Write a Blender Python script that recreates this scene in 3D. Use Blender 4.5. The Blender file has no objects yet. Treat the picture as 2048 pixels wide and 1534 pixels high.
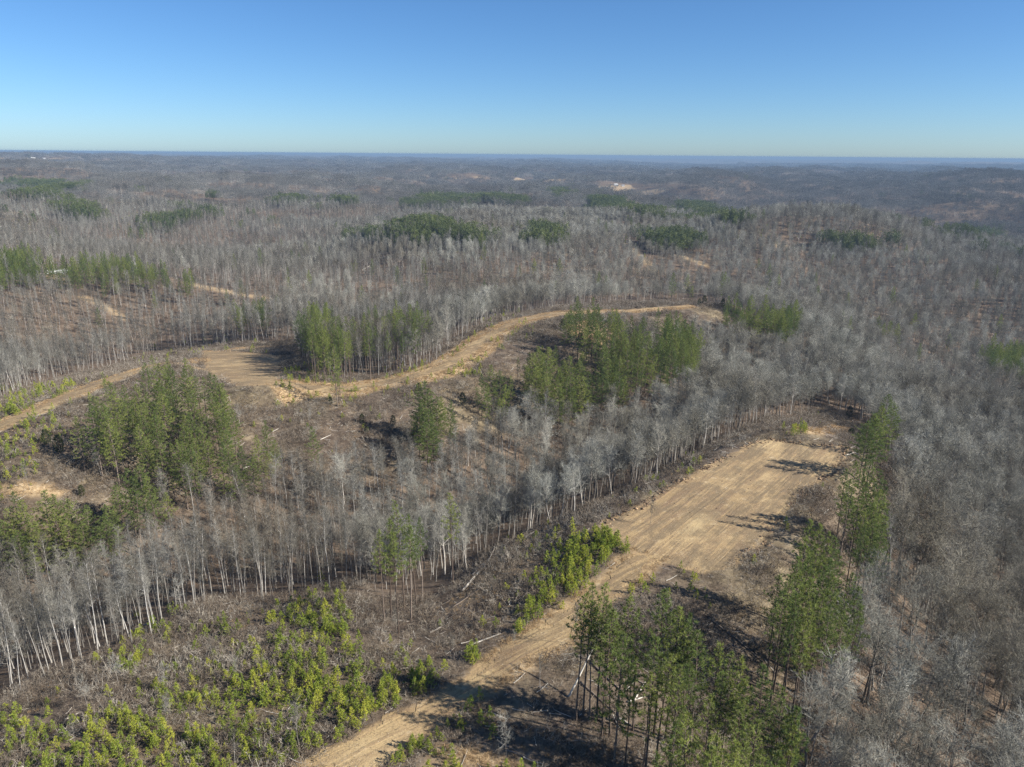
import bpy, math, random, time
import numpy as np
from mathutils import Matrix, Vector
T0 = time.time()
random.seed(7)
RNG = np.random.default_rng(11)
sc = bpy.context.scene
COL = sc.collection

# ------------------------------------------------------------------ camera
W2, H2, FPX = 2048.0, 1534.0, 1455.0
CAMZ = 70.0
PITCH = math.radians(17.47)
ROLL = 0.0083
_f = np.array([0.0, math.cos(PITCH), -math.sin(PITCH)])
_r0 = np.array([1.0, 0.0, 0.0])
_u0 = np.array([0.0, math.sin(PITCH), math.cos(PITCH)])
_r = _r0 * math.cos(ROLL) + _u0 * math.sin(ROLL)
_u = _u0 * math.cos(ROLL) - _r0 * math.sin(ROLL)
cam_d = bpy.data.cameras.new('camera')
cam_d.sensor_width = 36.0
cam_d.lens = 36.0 * FPX / W2
cam_d.clip_start = 1.0
cam_d.clip_end = 80000.0
cam = bpy.data.objects.new('camera', cam_d)
COL.objects.link(cam)
cam.matrix_world = Matrix(((_r[0], _u[0], -_f[0], 0), (_r[1], _u[1], -_f[1], 0), (_r[2], _u[2], -_f[2], CAMZ), (0, 0, 0, 1)))
sc.camera = cam

# ------------------------------------------------------------------ sky, sun, exposure
SUN_EL, SUN_AZ = math.radians(34), math.radians(108)      # azimuth clockwise from +Y (north) : the sun stands on the right, a little behind
world = bpy.data.worlds.new('World')
sc.world = world
world.use_nodes = True
nt = world.node_tree
bg = nt.nodes['Background']
sky = nt.nodes.new('ShaderNodeTexSky')
sky.sky_type = 'NISHITA'
sky.sun_disc = False
sky.sun_elevation = SUN_EL
sky.sun_rotation = SUN_AZ
sky.altitude = 300
sky.air_density = 0.8
sky.dust_density = 0.45
sky.ozone_density = 8.0
grade = nt.nodes.new('ShaderNodeHueSaturation')
grade.inputs['Saturation'].default_value = 1.05
nt.links.new(sky.outputs[0], grade.inputs['Color'])
tint = nt.nodes.new('ShaderNodeVectorMath')
tint.operation = 'MULTIPLY'
tint.inputs[1].default_value = (.98, 1.02, 1.01)
nt.links.new(grade.outputs[0], tint.inputs[0])
nt.links.new(tint.outputs[0], bg.inputs[0])
bg.inputs[1].default_value = 0.062
sun_d = bpy.data.lights.new('sun', 'SUN')
sun_d.energy = 5.0
sun_d.angle = math.radians(0.5)
sun_d.color = (1.0, 0.955, 0.875)
sun = bpy.data.objects.new('sun', sun_d)
COL.objects.link(sun)
sun.location = (300, -120, 400)
_sd = Vector((math.sin(SUN_AZ) * math.cos(SUN_EL), math.cos(SUN_AZ) * math.cos(SUN_EL), math.sin(SUN_EL)))
sun.rotation_euler = _sd.to_track_quat('Z', 'Y').to_euler()
vs = sc.view_settings
vs.view_transform = 'Standard'
vs.look = 'None'
vs.exposure = 1.14
vs.gamma = 1.0
cy = sc.cycles
cy.max_bounces = 4
cy.diffuse_bounces = 2
cy.glossy_bounces = 1
cy.transmission_bounces = 2
cy.volume_bounces = 0
cy.caustics_reflective = False
cy.caustics_refractive = False
cy.use_adaptive_sampling = True
cy.adaptive_threshold = 0.02
cy.use_denoising = True
cy.denoiser = 'OPENIMAGEDENOISE'
cy.denoising_input_passes = 'RGB_ALBEDO_NORMAL'
cy.denoising_prefilter = 'NONE'

# ------------------------------------------------------------------ helpers: noise, pixels, polygons
def _hash(ix, iy, seed):
    h = (ix.astype(np.int64) * 374761393 + iy.astype(np.int64) * 668265263 + seed * 982451653) & 0xFFFFFFFF
    h = ((h ^ (h >> 13)) * 1274126177) & 0xFFFFFFFF
    h = h ^ (h >> 16)
    return (h & 0xFFFF) / 65535.0

def vnoise(x, y, seed=0):
    x0 = np.floor(x); y0 = np.floor(y)
    fx = x - x0; fy = y - y0
    fx = fx * fx * fx * (fx * (fx * 6 - 15) + 10); fy = fy * fy * fy * (fy * (fy * 6 - 15) + 10)
    a = _hash(x0, y0, seed); b = _hash(x0 + 1, y0, seed); c = _hash(x0, y0 + 1, seed); d = _hash(x0 + 1, y0 + 1, seed)
    return (a + (b - a) * fx + (c - a) * fy + (a - b - c + d) * fx * fy) * 2 - 1

def fbm(x, y, seed=0, octv=3):
    s = 0; a = 1.0; t = 0
    for k in range(octv):
        s = s + a * vnoise(x * 2 ** k + 17.3 * k, y * 2 ** k - 9.1 * k, seed + k); t += a; a *= 0.5
    return s / t

def sstep(a, b, x):
    t = np.clip((x - a) / (b - a), 0, 1)
    return t * t * (3 - 2 * t)

def rays(px, py):
    px = np.atleast_1d(np.asarray(px, float)); py = np.atleast_1d(np.asarray(py, float))
    return _f[None] + _r[None] * ((px - W2 / 2) / FPX)[:, None] - _u[None] * ((py - H2 / 2) / FPX)[:, None]

def project(x, y, z):
    p = np.stack([x, y, z - CAMZ], -1)
    dep = p @ _f
    dep = np.where(dep < 1, 1, dep)
    return W2 / 2 + FPX * (p @ _r) / dep, H2 / 2 - FPX * (p @ _u) / dep, dep

# ------------------------------------------------------------------ terrain height: ridges and hollows fixed at sighted points
CTRL = """640 1534 0;900 1420 0;1050 1320 0;1200 1200 0;1300 1120 .5;1400 1040 1;1550 930 1;1650 880 0;1300 1450 0;1450 1534 -2;1500 1300 -2;1650 1100 -3;
0 1534 -3;300 1450 -2;0 1420 -7;270 1295 -7;430 1200 -9;680 1180 -7;560 1260 -4;400 1350 -4;850 1215 -6;950 1140 -6;1100 1050 -5;1300 960 -4;1500 860 -4;1000 1200 -2.5;
0 1330 -21;200 1240 -24;430 1165 -24;620 1130 -23;850 1120 -22;950 1080 -23;1100 1000 -24;1300 900 -25;0 1150 -26;100 1200 -26;
0 852 -5;200 765 -4;400 715 -3;560 745 -4;700 775 -5;830 755 -5;940 700 -4;1040 640 -3;1130 625 -3;1390 612 -5;1300 625 -6;1300 780 -13;
0 1000 -9;300 960 -12;500 900 -11;700 880 -12;880 870 -13;1000 800 -12;1100 800 -14;
100 745 -30;300 690 -32;640 745 -8;750 755 -10;850 700 -10;900 650 -14;750 640 -30;1000 610 -28;1300 585 -34;
470 590 -18;560 600 -20;110 555 -12;300 560 -14;0 540 -10;900 540 -20;850 480 -8;1250 480 -8;1340 510 -14;1420 535 -22;1050 460 -8;800 465 -8;650 520 -30;300 490 -34;
400 430 -12;100 440 -12;850 400 -20;1020 405 -14;1250 400 -18;1460 462 -12;1840 467 -14;1650 475 -10;600 440 -30;1150 440 -34;1400 430 -34;
2040 1500 -18;1800 1400 -11;1750 1250 -10;1900 1200 -24;2040 1200 -30;1800 1000 -20;1860 930 -27;1840 880 -30;1770 930 -10;2040 950 -40;1850 850 -38;1600 780 -30;2040 780 -48;1450 740 -24;1530 660 -14;1600 640 -24;1750 700 -45;2000 680 -52;1900 600 -38;1700 560 -30;2040 520 -25;1400 580 -32;
1480 415 -58;1600 432 -64;1750 450 -67;1900 468 -68;2040 490 -68;2040 392 -8;1850 382 -10;1700 375 -14;1500 368 -18"""
_c = np.array([[float(v) for v in s.split()] for s in CTRL.replace('\n', '').split(';')])
_d = rays(_c[:, 0], _c[:, 1])
_t = (_c[:, 2] - CAMZ) / _d[:, 2]
_cx, _cy, _cz = _d[:, 0] * _t, _d[:, 1] * _t, _c[:, 2]
_ex = []
for az in (-75, -45, -22, 0, 22, 45, 75):
    for rr, z in ((3500, -25), (6000, -28), (12000, -24), (26000, -12)):
        _ex.append((rr * math.sin(math.radians(az)), rr * math.cos(math.radians(az)), z + (22 if az < -10 and rr > 5000 else 0)))
for az in (-170, -120, 120, 170):
    for rr in (40, 200, 1500, 12000):
        _ex.append((rr * math.sin(math.radians(az)), rr * math.cos(math.radians(az)), -8 if rr < 100 else -25))
for az, rr, z in ((-38, 4400, 24), (-31, 4400, 24), (-25, 4500, 20), (-31, 3300, 6), (-20, 4500, 4), (-32, 6500, 15), (-65, 90, -18), (-65, 180, -14), (-65, 350, -30), (-65, 700, -12), (65, 90, -26), (65, 180, -40), (65, 400, -50), (65, 900, -25), (0, 45, 0), (-30, 45, -2), (30, 45, -4)):
    _ex.append((rr * math.sin(math.radians(az)), rr * math.cos(math.radians(az)), z))
_ex = np.array(_ex)
_cx = np.concatenate([_cx, _ex[:, 0]]); _cy = np.concatenate([_cy, _ex[:, 1]]); _cz = np.concatenate([_cz, _ex[:, 2]])

def _uv(x, y):
    r = np.sqrt(x * x + y * y) + 15
    return np.stack([np.arctan2(x, y) * 1.6, np.log(r / 100)], -1)

def _phi(d2):
    return 0.5 * d2 * np.log(d2 + 1e-9)

_P = _uv(_cx, _cy)
_n = len(_P)
_A = np.zeros((_n + 3, _n + 3))
_D2 = ((_P[:, None] - _P[None]) ** 2).sum(-1)
_A[:_n, :_n] = _phi(_D2) + np.eye(_n) * 0.004
_A[:_n, _n] = 1; _A[:_n, _n + 1:] = _P
_A[_n, :_n] = 1; _A[_n + 1:, :_n] = _P.T
_WT = np.linalg.solve(_A, np.concatenate([_cz, [0, 0, 0]]))

FLAT = []
def terr(x, y):
    x = np.asarray(x, float); y = np.asarray(y, float)
    sh = x.shape
    x = x.ravel(); y = y.ravel()
    out = np.empty_like(x)
    for i in range(0, len(x), 40000):
        xx = x[i:i + 40000]; yy = y[i:i + 40000]
        q = _uv(xx, yy)
        d2 = ((q[:, None, 0] - _P[None, :, 0]) ** 2 + (q[:, None, 1] - _P[None, :, 1]) ** 2)
        z = _phi(d2) @ _WT[:_n] + _WT[_n] + q @ _WT[_n + 1:]
        z = np.clip(z, -95, 30)
        r = np.sqrt(xx * xx + yy * yy)
        z = z + fbm(xx / 34, yy / 34, 3, 2) * 0.9 * sstep(30, 120, r)
        z = z + fbm(xx / 165, yy / 165, 5, 2) * 19 * sstep(420, 900, r)
        z = z + (np.abs(fbm(xx / 640, yy / 640, 9, 3)) * 2 - .5) * (40 * sstep(800, 2400, r) - 15 * sstep(2400, 3800, r))
        z = z + fbm(xx / 2600, yy / 2600, 12, 2) * 22 * sstep(2500, 9000, r)
        z = z - r * r / 2.6e7
        for P_, pl_ in FLAT:
            mm = (np.abs(xx - P_[:, 0].mean()) < 90) & (np.abs(yy - P_[:, 1].mean()) < 90)
            if mm.any():
                w = 1 - sstep(0, 11, sdf(P_, xx[mm], yy[mm]))
                z[mm] = z[mm] * (1 - w) + (pl_[0] + pl_[1] * xx[mm] + pl_[2] * yy[mm]) * w
        out[i:i + 40000] = z
    return out.reshape(sh)

_ts = np.exp(np.linspace(math.log(25), math.log(30000), 700))

def hit(px, py, lift=0.0):
    """where the sight line through a pixel meets the ground raised by lift"""
    d = rays(px, py)
    d = d / np.sqrt(d[:, 0] ** 2 + d[:, 1] ** 2)[:, None]
    lift = np.broadcast_to(np.asarray(lift, float), (len(d),))
    out = np.zeros((len(d), 3))
    for i in range(len(d)):
        x = d[i, 0] * _ts; y = d[i, 1] * _ts; z = CAMZ + d[i, 2] * _ts
        g = terr(x, y) + lift[i]
        below = np.nonzero(z < g)[0]
        k = below[0] if len(below) else len(_ts) - 1
        k = max(k, 1)
        a, b = z[k - 1] - g[k - 1], z[k] - g[k]
        f = a / (a - b) if a != b else 0
        t = _ts[k - 1] + (_ts[k] - _ts[k - 1]) * f
        for _ in range(2):
            pass
        out[i] = (d[i, 0] * t, d[i, 1] * t, 0)
    out[:, 2] = terr(out[:, 0], out[:, 1])
    return out

def poly(s, lift=0.0):
    p = np.array([[float(v) for v in q.split()] for q in s.replace('\n', ' ').split(';') if q.strip()])
    return hit(p[:, 0], p[:, 1], lift)[:, :2]

def sdf(P, x, y):
    """signed distance to a polygon in metres, negative inside"""
    x = np.asarray(x, float); y = np.asarray(y, float)
    d2 = np.full(x.shape, 1e18); ins = np.zeros(x.shape, bool)
    n = len(P)
    for i in range(n):
        ax, ay = P[i]; bx, by = P[(i + 1) % n]
        ex, ey = bx - ax, by - ay
        wx, wy = x - ax, y - ay
        t = np.clip((wx * ex + wy * ey) / (ex * ex + ey * ey + 1e-12), 0, 1)
        d2 = np.minimum(d2, (wx - ex * t) ** 2 + (wy - ey * t) ** 2)
        c = ((ay <= y) & (by > y)) | ((by <= y) & (ay > y))
        with np.errstate(divide='ignore', invalid='ignore'):
            xi = ax + (y - ay) / (by - ay + 1e-30) * ex
        ins ^= c & (x < xi)
    d = np.sqrt(d2)
    return np.where(ins, -d, d)

def sdf_any(Ps, x, y, reach=60.0):
    x = np.asarray(x, float); y = np.asarray(y, float)
    out = np.full(x.shape, reach)
    for P in Ps:
        m = (x > P[:, 0].min() - reach) & (x < P[:, 0].max() + reach) & (y > P[:, 1].min() - reach) & (y < P[:, 1].max() + reach)
        if m.any():
            out[m] = np.minimum(out[m], sdf(P, x[m], y[m]))
    return out

def strip(s, half):
    """polyline of pixels -> polygon of a road with its half width in metres"""
    p = np.array([[float(v) for v in q.split()] for q in s.split(';')])
    q = hit(p[:, 0], p[:, 1])[:, :2]
    t = np.gradient(q, axis=0)
    t /= np.linalg.norm(t, axis=1)[:, None] + 1e-9
    nrm = np.stack([-t[:, 1], t[:, 0]], -1)
    return np.concatenate([q + nrm * half, (q - nrm * half)[::-1]])

# regions sighted in the photograph (2048 x 1534 pixels of it)
ROAD = [poly('560 1545;700 1480;800 1425;880 1378;935 1348;985 1312;1060 1262;1130 1220;1200 1162;1272 1103;1335 1106;1288 1150;1228 1195;1190 1240;1130 1285;1030 1335;965 1385;905 1432;810 1490;738 1545'),
        strip('-60 878;0 852;70 826;130 796;200 766;260 746;330 731;420 716', 4.2),
        strip('540 774;620 776;700 776;760 766;830 752;890 734;940 700;985 668;1040 641;1100 629;1150 626', 2.9),
        strip('1150 626;1240 622;1310 616;1385 612', 1.4)]
PAD = [poly('1200 1060;1290 1005;1400 945;1500 890;1540 873;1600 876;1660 888;1692 905;1684 927;1660 950;1600 988;1570 1015;1545 1050;1525 1082;1502 1110;1470 1132;1400 1143;1340 1122;1280 1105;1230 1085'),
       poly('405 712;470 704;560 704;562 740;552 782;505 787;475 778;440 748;415 735')]
for P_ in PAD:
    A_ = np.stack([np.ones(len(P_)), P_[:, 0], P_[:, 1]], -1)
    FLAT.append((P_, np.linalg.lstsq(A_, terr(P_[:, 0], P_[:, 1]), rcond=None)[0]))
GRASSY = [poly('900 1375;985 1300;1060 1245;1130 1200;1200 1145;1265 1095;1345 1106;1290 1165;1225 1215;1180 1275;1060 1345;960 1400'),
          strip('400 703;470 698;540 694;585 690', 4), strip('540 774;620 776;700 776;760 766;830 752;890 734;940 700;985 668;1040 641;1100 629;1150 626', 9), strip('1150 626;1240 622;1390 612', 4),
          poly('1570 868;1600 855;1660 850;1710 858;1690 872;1640 872'), poly('-20 975;50 962;100 972;140 985;110 998;0 1000'), poly('840 1534;880 1490;980 1500;1060 1534'),
          strip('-60 878;0 852;130 796;260 746;420 716', 7), poly('1130 650;1180 640;1240 650;1250 690;1180 690;1140 670')]
CLEAR = [poly('-50 1425;150 1345;270 1295;330 1255;430 1200;560 1205;690 1172;760 1190;850 1215;920 1190;950 1140;1010 1085;1100 1050;1200 1010;1300 960;1400 905;1500 860;1560 835;1640 815;1705 832;1765 880;1785 930;1772 1000;1740 1120;1715 1220;1680 1290;1620 1330;1600 1420;1600 1534;1640 2600;-800 2600;-400 1560'),
         poly('-50 840;0 800;100 762;200 738;330 702;430 692;590 684;600 720;640 752;760 752;860 735;900 700;960 655;1010 632;1120 614;1300 604;1400 603;1450 618;1530 668;1480 692;1430 690;1300 700;1180 690;1280 740;1260 800;1150 838;1060 860;1000 882;930 908;800 955;700 968;600 975;540 985;490 1000;430 985;380 990;340 1030;280 1060;200 1075;0 1085;-50 1080')]
FIELD = [poly('92 552;120 546;160 549;150 560;110 562'), strip('370 563;430 578;490 590;560 603', 5), strip('1300 490;1350 508;1420 534', 5), strip('1250 486;1290 520;1310 545', 4),
         poly('900 357;985 356;990 358.6;910 359'), poly('1025 361;1060 358;1062 363;1030 366'), poly('1075 362;1120 358;1125 362;1080 367'), poly('1196 372;1260 369;1290 374;1200 380'), strip('1240 389;1290 385;1330 381', 22),
         poly('985 404;1020 400;1050 404;1030 409'), poly('1178 464;1200 462;1222 464;1200 466'), poly('1440 460;1470 457;1495 460;1480 467;1445 466'), poly('1790 462;1830 458;1870 464;1900 474;1850 474;1800 467'),
         poly('-20 318;100 317;140 321;0 325'), poly('170 319;220 319;225 324;170 325'), strip('-20 418;20 424;42 429', 8), poly('1540 488;1570 486;1580 494;1550 496'), poly('630 396;660 394;670 398;640 400'),
         strip('545 462;560 452;558 445', 5), strip('160 592;210 612;250 640', 3)]
BARE_OK = CLEAR + FIELD + ROAD + PAD
print('regions', round(time.time() - T0, 1))

# ------------------------------------------------------------------ materials
class NT:
    def __init__(s, name):
        s.m = bpy.data.materials.new(name); s.m.use_nodes = True
        s.t = s.m.node_tree; s.t.nodes.clear()
    def n(s, kind, inputs=None, **props):
        nd = s.t.nodes.new(kind)
        for k, v in props.items():
            setattr(nd, k, v)
        for k, v in (inputs or {}).items():
            if isinstance(v, bpy.types.NodeSocket):
                s.t.links.new(v, nd.inputs[k])
            else:
                nd.inputs[k].default_value = v
        return nd
    def noise(s, scale, detail=3, vec=None, rough=.55, dist=0.0):
        nd = s.n('ShaderNodeTexNoise', {'Scale': scale, 'Detail': detail, 'Roughness': rough, 'Distortion': dist})
        if vec is not None:
            s.t.links.new(vec, nd.inputs['Vector'])
        return nd.outputs[0]
    def attr(s, name):
        return s.n('ShaderNodeAttribute', attribute_name=name).outputs['Fac']
    def mr(s, v, a, b, c=0.0, d=1.0, smooth=True):
        nd = s.n('ShaderNodeMapRange', {'Value': v, 'From Min': a, 'From Max': b, 'To Min': c, 'To Max': d})
        if smooth:
            nd.interpolation_type = 'SMOOTHSTEP'
        return nd.outputs[0]
    def mx(s, f, a, b):
        nd = s.n('ShaderNodeMix', data_type='RGBA')
        for k, v in ((0, f), (6, a), (7, b)):
            if isinstance(v, bpy.types.NodeSocket):
                s.t.links.new(v, nd.inputs[k])
            else:
                nd.inputs[k].default_value = v if k == 0 else (*v, 1)
        return nd.outputs[2]
    def ma(s, op, a, b=0.0):
        nd = s.n('ShaderNodeMath', {0: a, 1: b}, operation=op)
        return nd.outputs[0]
    def ramp(s, v, stops):
        nd = s.n('ShaderNodeValToRGB', {'Fac': v})
        e = nd.color_ramp.elements
        while len(e) < len(stops):
            e.new(0.5)
        for k, (p, c) in enumerate(stops):
            e[k].position = p; e[k].color = (*c, 1)
        return nd.outputs[0]
    def out(s, col, rough=.9, normal=None, spec=.15, trans=0.0):
        p = s.n('ShaderNodeBsdfPrincipled', {'Roughness': rough, 'Specular IOR Level': spec})
        if isinstance(col, bpy.types.NodeSocket):
            s.t.links.new(col, p.inputs['Base Color'])
        else:
            p.inputs['Base Color'].default_value = (*col, 1)
        if normal is not None:
            s.t.links.new(normal, p.inputs['Normal'])
        sh = p.outputs[0]
        if trans:
            tl = s.n('ShaderNodeBsdfTranslucent')
            if isinstance(col, bpy.types.NodeSocket):
                s.t.links.new(col, tl.inputs['Color'])
            else:
                tl.inputs['Color'].default_value = (*col, 1)
            sh = s.n('ShaderNodeMixShader', {0: trans, 1: sh, 2: tl.outputs[0]}).outputs[0]
        o = s.n('ShaderNodeOutputMaterial')
        s.t.links.new(sh, o.inputs['Surface'])
        return s.m
    def bump(s, h, strength, dist):
        return s.n('ShaderNodeBump', {'Height': h, 'Strength': strength, 'Distance': dist}).outputs[0]

def rnd_mat(name, stops, rough=.9, trans=0.0, grain=0.0, gscale=1.5):
    q = NT(name)
    r = q.n('ShaderNodeObjectInfo').outputs['Random']
    c = q.ramp(r, stops)
    if grain:
        pos = q.n('ShaderNodeTexCoord').outputs['Object']
        g = q.noise(gscale, 2, pos)
        f = q.mr(g, .3, .7, 1 - grain, 1 + grain, False)
        mm = q.n('ShaderNodeVectorMath', {0: c, 1: f}, operation='MULTIPLY')
        c = mm.outputs[0]
    return q.out(c, rough, trans=trans)

M = {}
M['bark_grey'] = rnd_mat('bark_grey', [(0, (.10, .085, .07)), (.35, (.16, .14, .12)), (.7, (.26, .235, .205)), (1, (.40, .37, .33))], grain=.3, gscale=2)
M['bark_pale'] = rnd_mat('bark_pale', [(0, (.12, .106, .09)), (.45, (.225, .208, .185)), (1, (.38, .36, .33))], grain=.28, gscale=2)
q = NT('twig')
_oi = q.n('ShaderNodeObjectInfo')
_r1 = q.ramp(_oi.outputs['Random'], [(0, (.088, .080, .065)), (.35, (.130, .122, .102)), (.65, (.168, .160, .138)), (1, (.218, .210, .184))])
_pn = q.noise(.011, 3, _oi.outputs['Location'], .6)
_r2 = q.n('ShaderNodeVectorMath', {0: _r1, 1: q.ramp(_pn, [(.34, (.80, .72, .64)), (.5, (1, 1, 1)), (.66, (1.12, 1.14, 1.14))])}, operation='MULTIPLY').outputs[0]
M['twig'] = q.out(_r2, .95)
q = NT('twig_broad')
_oi = q.n('ShaderNodeObjectInfo')
_r1 = q.ramp(_oi.outputs['Random'], [(0, (.132, .124, .100)), (.4, (.216, .208, .174)), (1, (.335, .327, .283))])
_r2 = q.n('ShaderNodeVectorMath', {0: _r1, 1: q.ramp(q.noise(.011, 3, _oi.outputs['Location'], .6), [(.34, (.76, .70, .62)), (.5, (1, 1, 1)), (.66, (1.1, 1.12, 1.12))])}, operation='MULTIPLY').outputs[0]
M['twig_broad'] = q.out(_r2, .95)
q = NT('twig_far')
_oi = q.n('ShaderNodeObjectInfo')
_r1 = q.ramp(_oi.outputs['Random'], [(0, (.082, .078, .069)), (.5, (.121, .117, .106)), (1, (.160, .156, .143))])
_r2 = q.n('ShaderNodeVectorMath', {0: _r1, 1: q.ramp(q.noise(.0045, 4, _oi.outputs['Location'], .6), [(.34, (.72, .66, .62)), (.5, (1, 1, 1)), (.66, (1.2, 1.22, 1.22))])}, operation='MULTIPLY').outputs[0]
M['twig_far'] = q.out(_r2, .95)
M['pine_bark'] = rnd_mat('pine_bark', [(0, (.075, .055, .042)), (.6, (.12, .09, .07)), (1, (.19, .15, .12))], grain=.3, gscale=3)
M['needle'] = rnd_mat('needle', [(0, (.106, .146, .044)), (.45, (.163, .204, .056)), (1, (.24, .270, .066))], .6, trans=.42, grain=.3, gscale=.9)
M['needle_far'] = rnd_mat('needle_far', [(0, (.075, .095, .036)), (1, (.125, .145, .046))], .6, trans=.2)
M['sapling_needle'] = rnd_mat('sapling_needle', [(0, (.195, .25, .043)), (.5, (.295, .34, .053)), (1, (.44, .44, .070))], .6, trans=.36, grain=.25, gscale=2.2)
M['cedar'] = rnd_mat('cedar', [(0, (.025, .034, .014)), (1, (.055, .062, .022))], .7, trans=.1)
M['brush'] = rnd_mat('brush', [(0, (.078, .058, .042)), (.35, (.125, .097, .071)), (.65, (.175, .144, .110)), (.85, (.25, .218, .175)), (1, (.33, .30, .25))])
M['dry_grass'] = rnd_mat('dry_grass', [(0, (.26, .17, .085)), (.5, (.36, .25, .135)), (1, (.46, .34, .20))], trans=.2)
M['log_pale'] = rnd_mat('log_pale', [(0, (.36, .32, .27)), (1, (.58, .54, .47))], grain=.3, gscale=1.2)
M['log_brown'] = rnd_mat('log_brown', [(0, (.12, .095, .075)), (1, (.24, .20, .165))], grain=.3, gscale=1.2)
M['clod'] = rnd_mat('clod', [(0, (.09, .06, .04)), (.6, (.19, .13, .08)), (1, (.36, .25, .15))], grain=.35, gscale=3)

def dirt_colour(q, pos, streak):
    n1 = q.noise(.045, 5, pos, .65, .8)
    n2 = q.noise(.45, 5, pos, .65)
    n3 = q.noise(1.0, 6, streak, .72, 1.6)
    c = q.ramp(n1, [(.30, (.25, .172, .088)), (.5, (.335, .237, .122)), (.68, (.43, .318, .168))])
    c = q.mx(q.ma('MULTIPLY', q.mr(n3, .40, .62), q.mr(n1, .62, .38, .5, 1)), c, (.185, .125, .075))
    c = q.mx(q.mr(n2, .56, .74, 0, .8), c, (.47, .365, .225))
    return c, n2, n3

q = NT('dirt')
pos = q.n('ShaderNodeNewGeometry').outputs['Position']
stv = q.n('ShaderNodeCombineXYZ', {0: q.ma('MULTIPLY', q.attr('along'), .045), 1: q.ma('MULTIPLY', q.attr('across'), .62)}).outputs[0]
c, n2, n3 = dirt_colour(q, pos, stv)
fine = q.noise(2.6, 5, pos, .7)
c = q.mx(q.mr(fine, .50, .68, 0, .75), c, (.145, .110, .068))
c = q.mx(q.ma('MULTIPLY', q.attr('litter'), q.mr(q.ma('ADD', q.ma('MULTIPLY', q.noise(.16, 5, pos, .7), .5), q.ma('MULTIPLY', q.noise(1.1, 6, stv, .75, 1.2), .5)), .44, .57, 0, .85)), c, (.155, .115, .070))
c = q.mx(q.mr(q.ma('MULTIPLY', q.attr('gold'), q.ma('ADD', q.ma('MULTIPLY', n2, .9), n3)), .55, 1.25, 0, .75), c, (.46, .35, .185))
speck = q.noise(5.5, 2, pos, .5)
c = q.mx(q.mr(speck, .66, .74, 0, .8), c, (.52, .45, .34))
c = q.mx(q.mr(speck, .30, .22, 0, .8), c, (.09, .065, .05))
hh = q.ma('ADD', q.ma('MULTIPLY', fine, .5), n3)
M['dirt'] = q.out(c, .95, q.bump(hh, .8, .22))

q = NT('ground')
pos = q.n('ShaderNodeNewGeometry').outputs['Position']
na = q.noise(.03, 4, pos, .6); nb = q.noise(.22, 5, pos, .65); nc = q.noise(1.3, 4, pos, .7); nd_ = q.noise(.9, 3, pos, .6)
lit = q.ramp(nb, [(.28, (.055, .038, .026)), (.45, (.100, .070, .047)), (.58, (.150, .108, .075)), (.74, (.195, .15, .105))])
clr = q.mx(q.mr(na, .45, .62), q.ramp(nb, [(.28, (.040, .029, .020)), (.44, (.078, .057, .041)), (.58, (.130, .098, .069)), (.75, (.24, .19, .135))]), q.ramp(nb, [(.3, (.062, .047, .028)), (.5, (.135, .105, .064)), (.7, (.27, .215, .13))]))
col = q.mx(q.mr(q.ma('ADD', q.attr('sd_clear'), q.ma('MULTIPLY', na, 8)), 8, -2), lit, clr)
col = q.mx(q.mr(nc, .50, .75, 0, .55), col, (.23, .185, .14))
col = q.mx(q.mr(nc, .46, .28, 0, .7), col, (.055, .04, .033))
wob = q.ma('ADD', q.ma('MULTIPLY', nb, 5.0), q.ma('MULTIPLY', nc, 2.0))
gr = q.mr(q.ma('ADD', q.attr('sd_grass'), wob), 4.6, 2.0)
col = q.mx(gr, col, q.ramp(nc, [(.3, (.19, .125, .07)), (.5, (.33, .235, .13)), (.7, (.44, .33, .20))]))
dr = q.mr(q.ma('ADD', q.attr('sd_dirt'), q.ma('MULTIPLY', wob, .5)), 2.6, 1.2)
dcol, _a, _b = dirt_colour(q, pos, pos)
col = q.mx(dr, col, dcol)
fd = q.mr(q.ma('ADD', q.attr('sd_field'), q.ma('MULTIPLY', nb, 10)), 7, 2)
col = q.mx(fd, col, q.ramp(nb, [(.35, (.24, .165, .09)), (.65, (.36, .27, .165))]))
nf = q.noise(.012, 5, pos, .65)
can = q.ramp(nf, [(.3, (.085, .076, .072)), (.5, (.125, .112, .105)), (.7, (.17, .152, .14))])
can = q.mx(q.mr(q.noise(.0028, 4, pos, .6), .56, .62, 0, .6), can, (.05, .06, .04))
col = q.mx(q.ma('MULTIPLY', q.attr('canopy'), q.ma('SUBTRACT', 1.0, fd)), col, can)
M['ground'] = q.out(col, .95, q.bump(q.ma('ADD', nb, q.ma('MULTIPLY', nc, .35)), .9, .5))

# ------------------------------------------------------------------ objects
def tag(o, label=None, cat=None, group=None, kind=None):
    if label: o['label'] = label
    if cat: o['category'] = cat
    if group: o['group'] = group
    if kind: o['kind'] = kind
    return o

def link(name, me, parent=None):
    o = bpy.data.objects.new(name, me)
    COL.objects.link(o)
    if parent is not None:
        o.parent = parent
    return o

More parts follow.
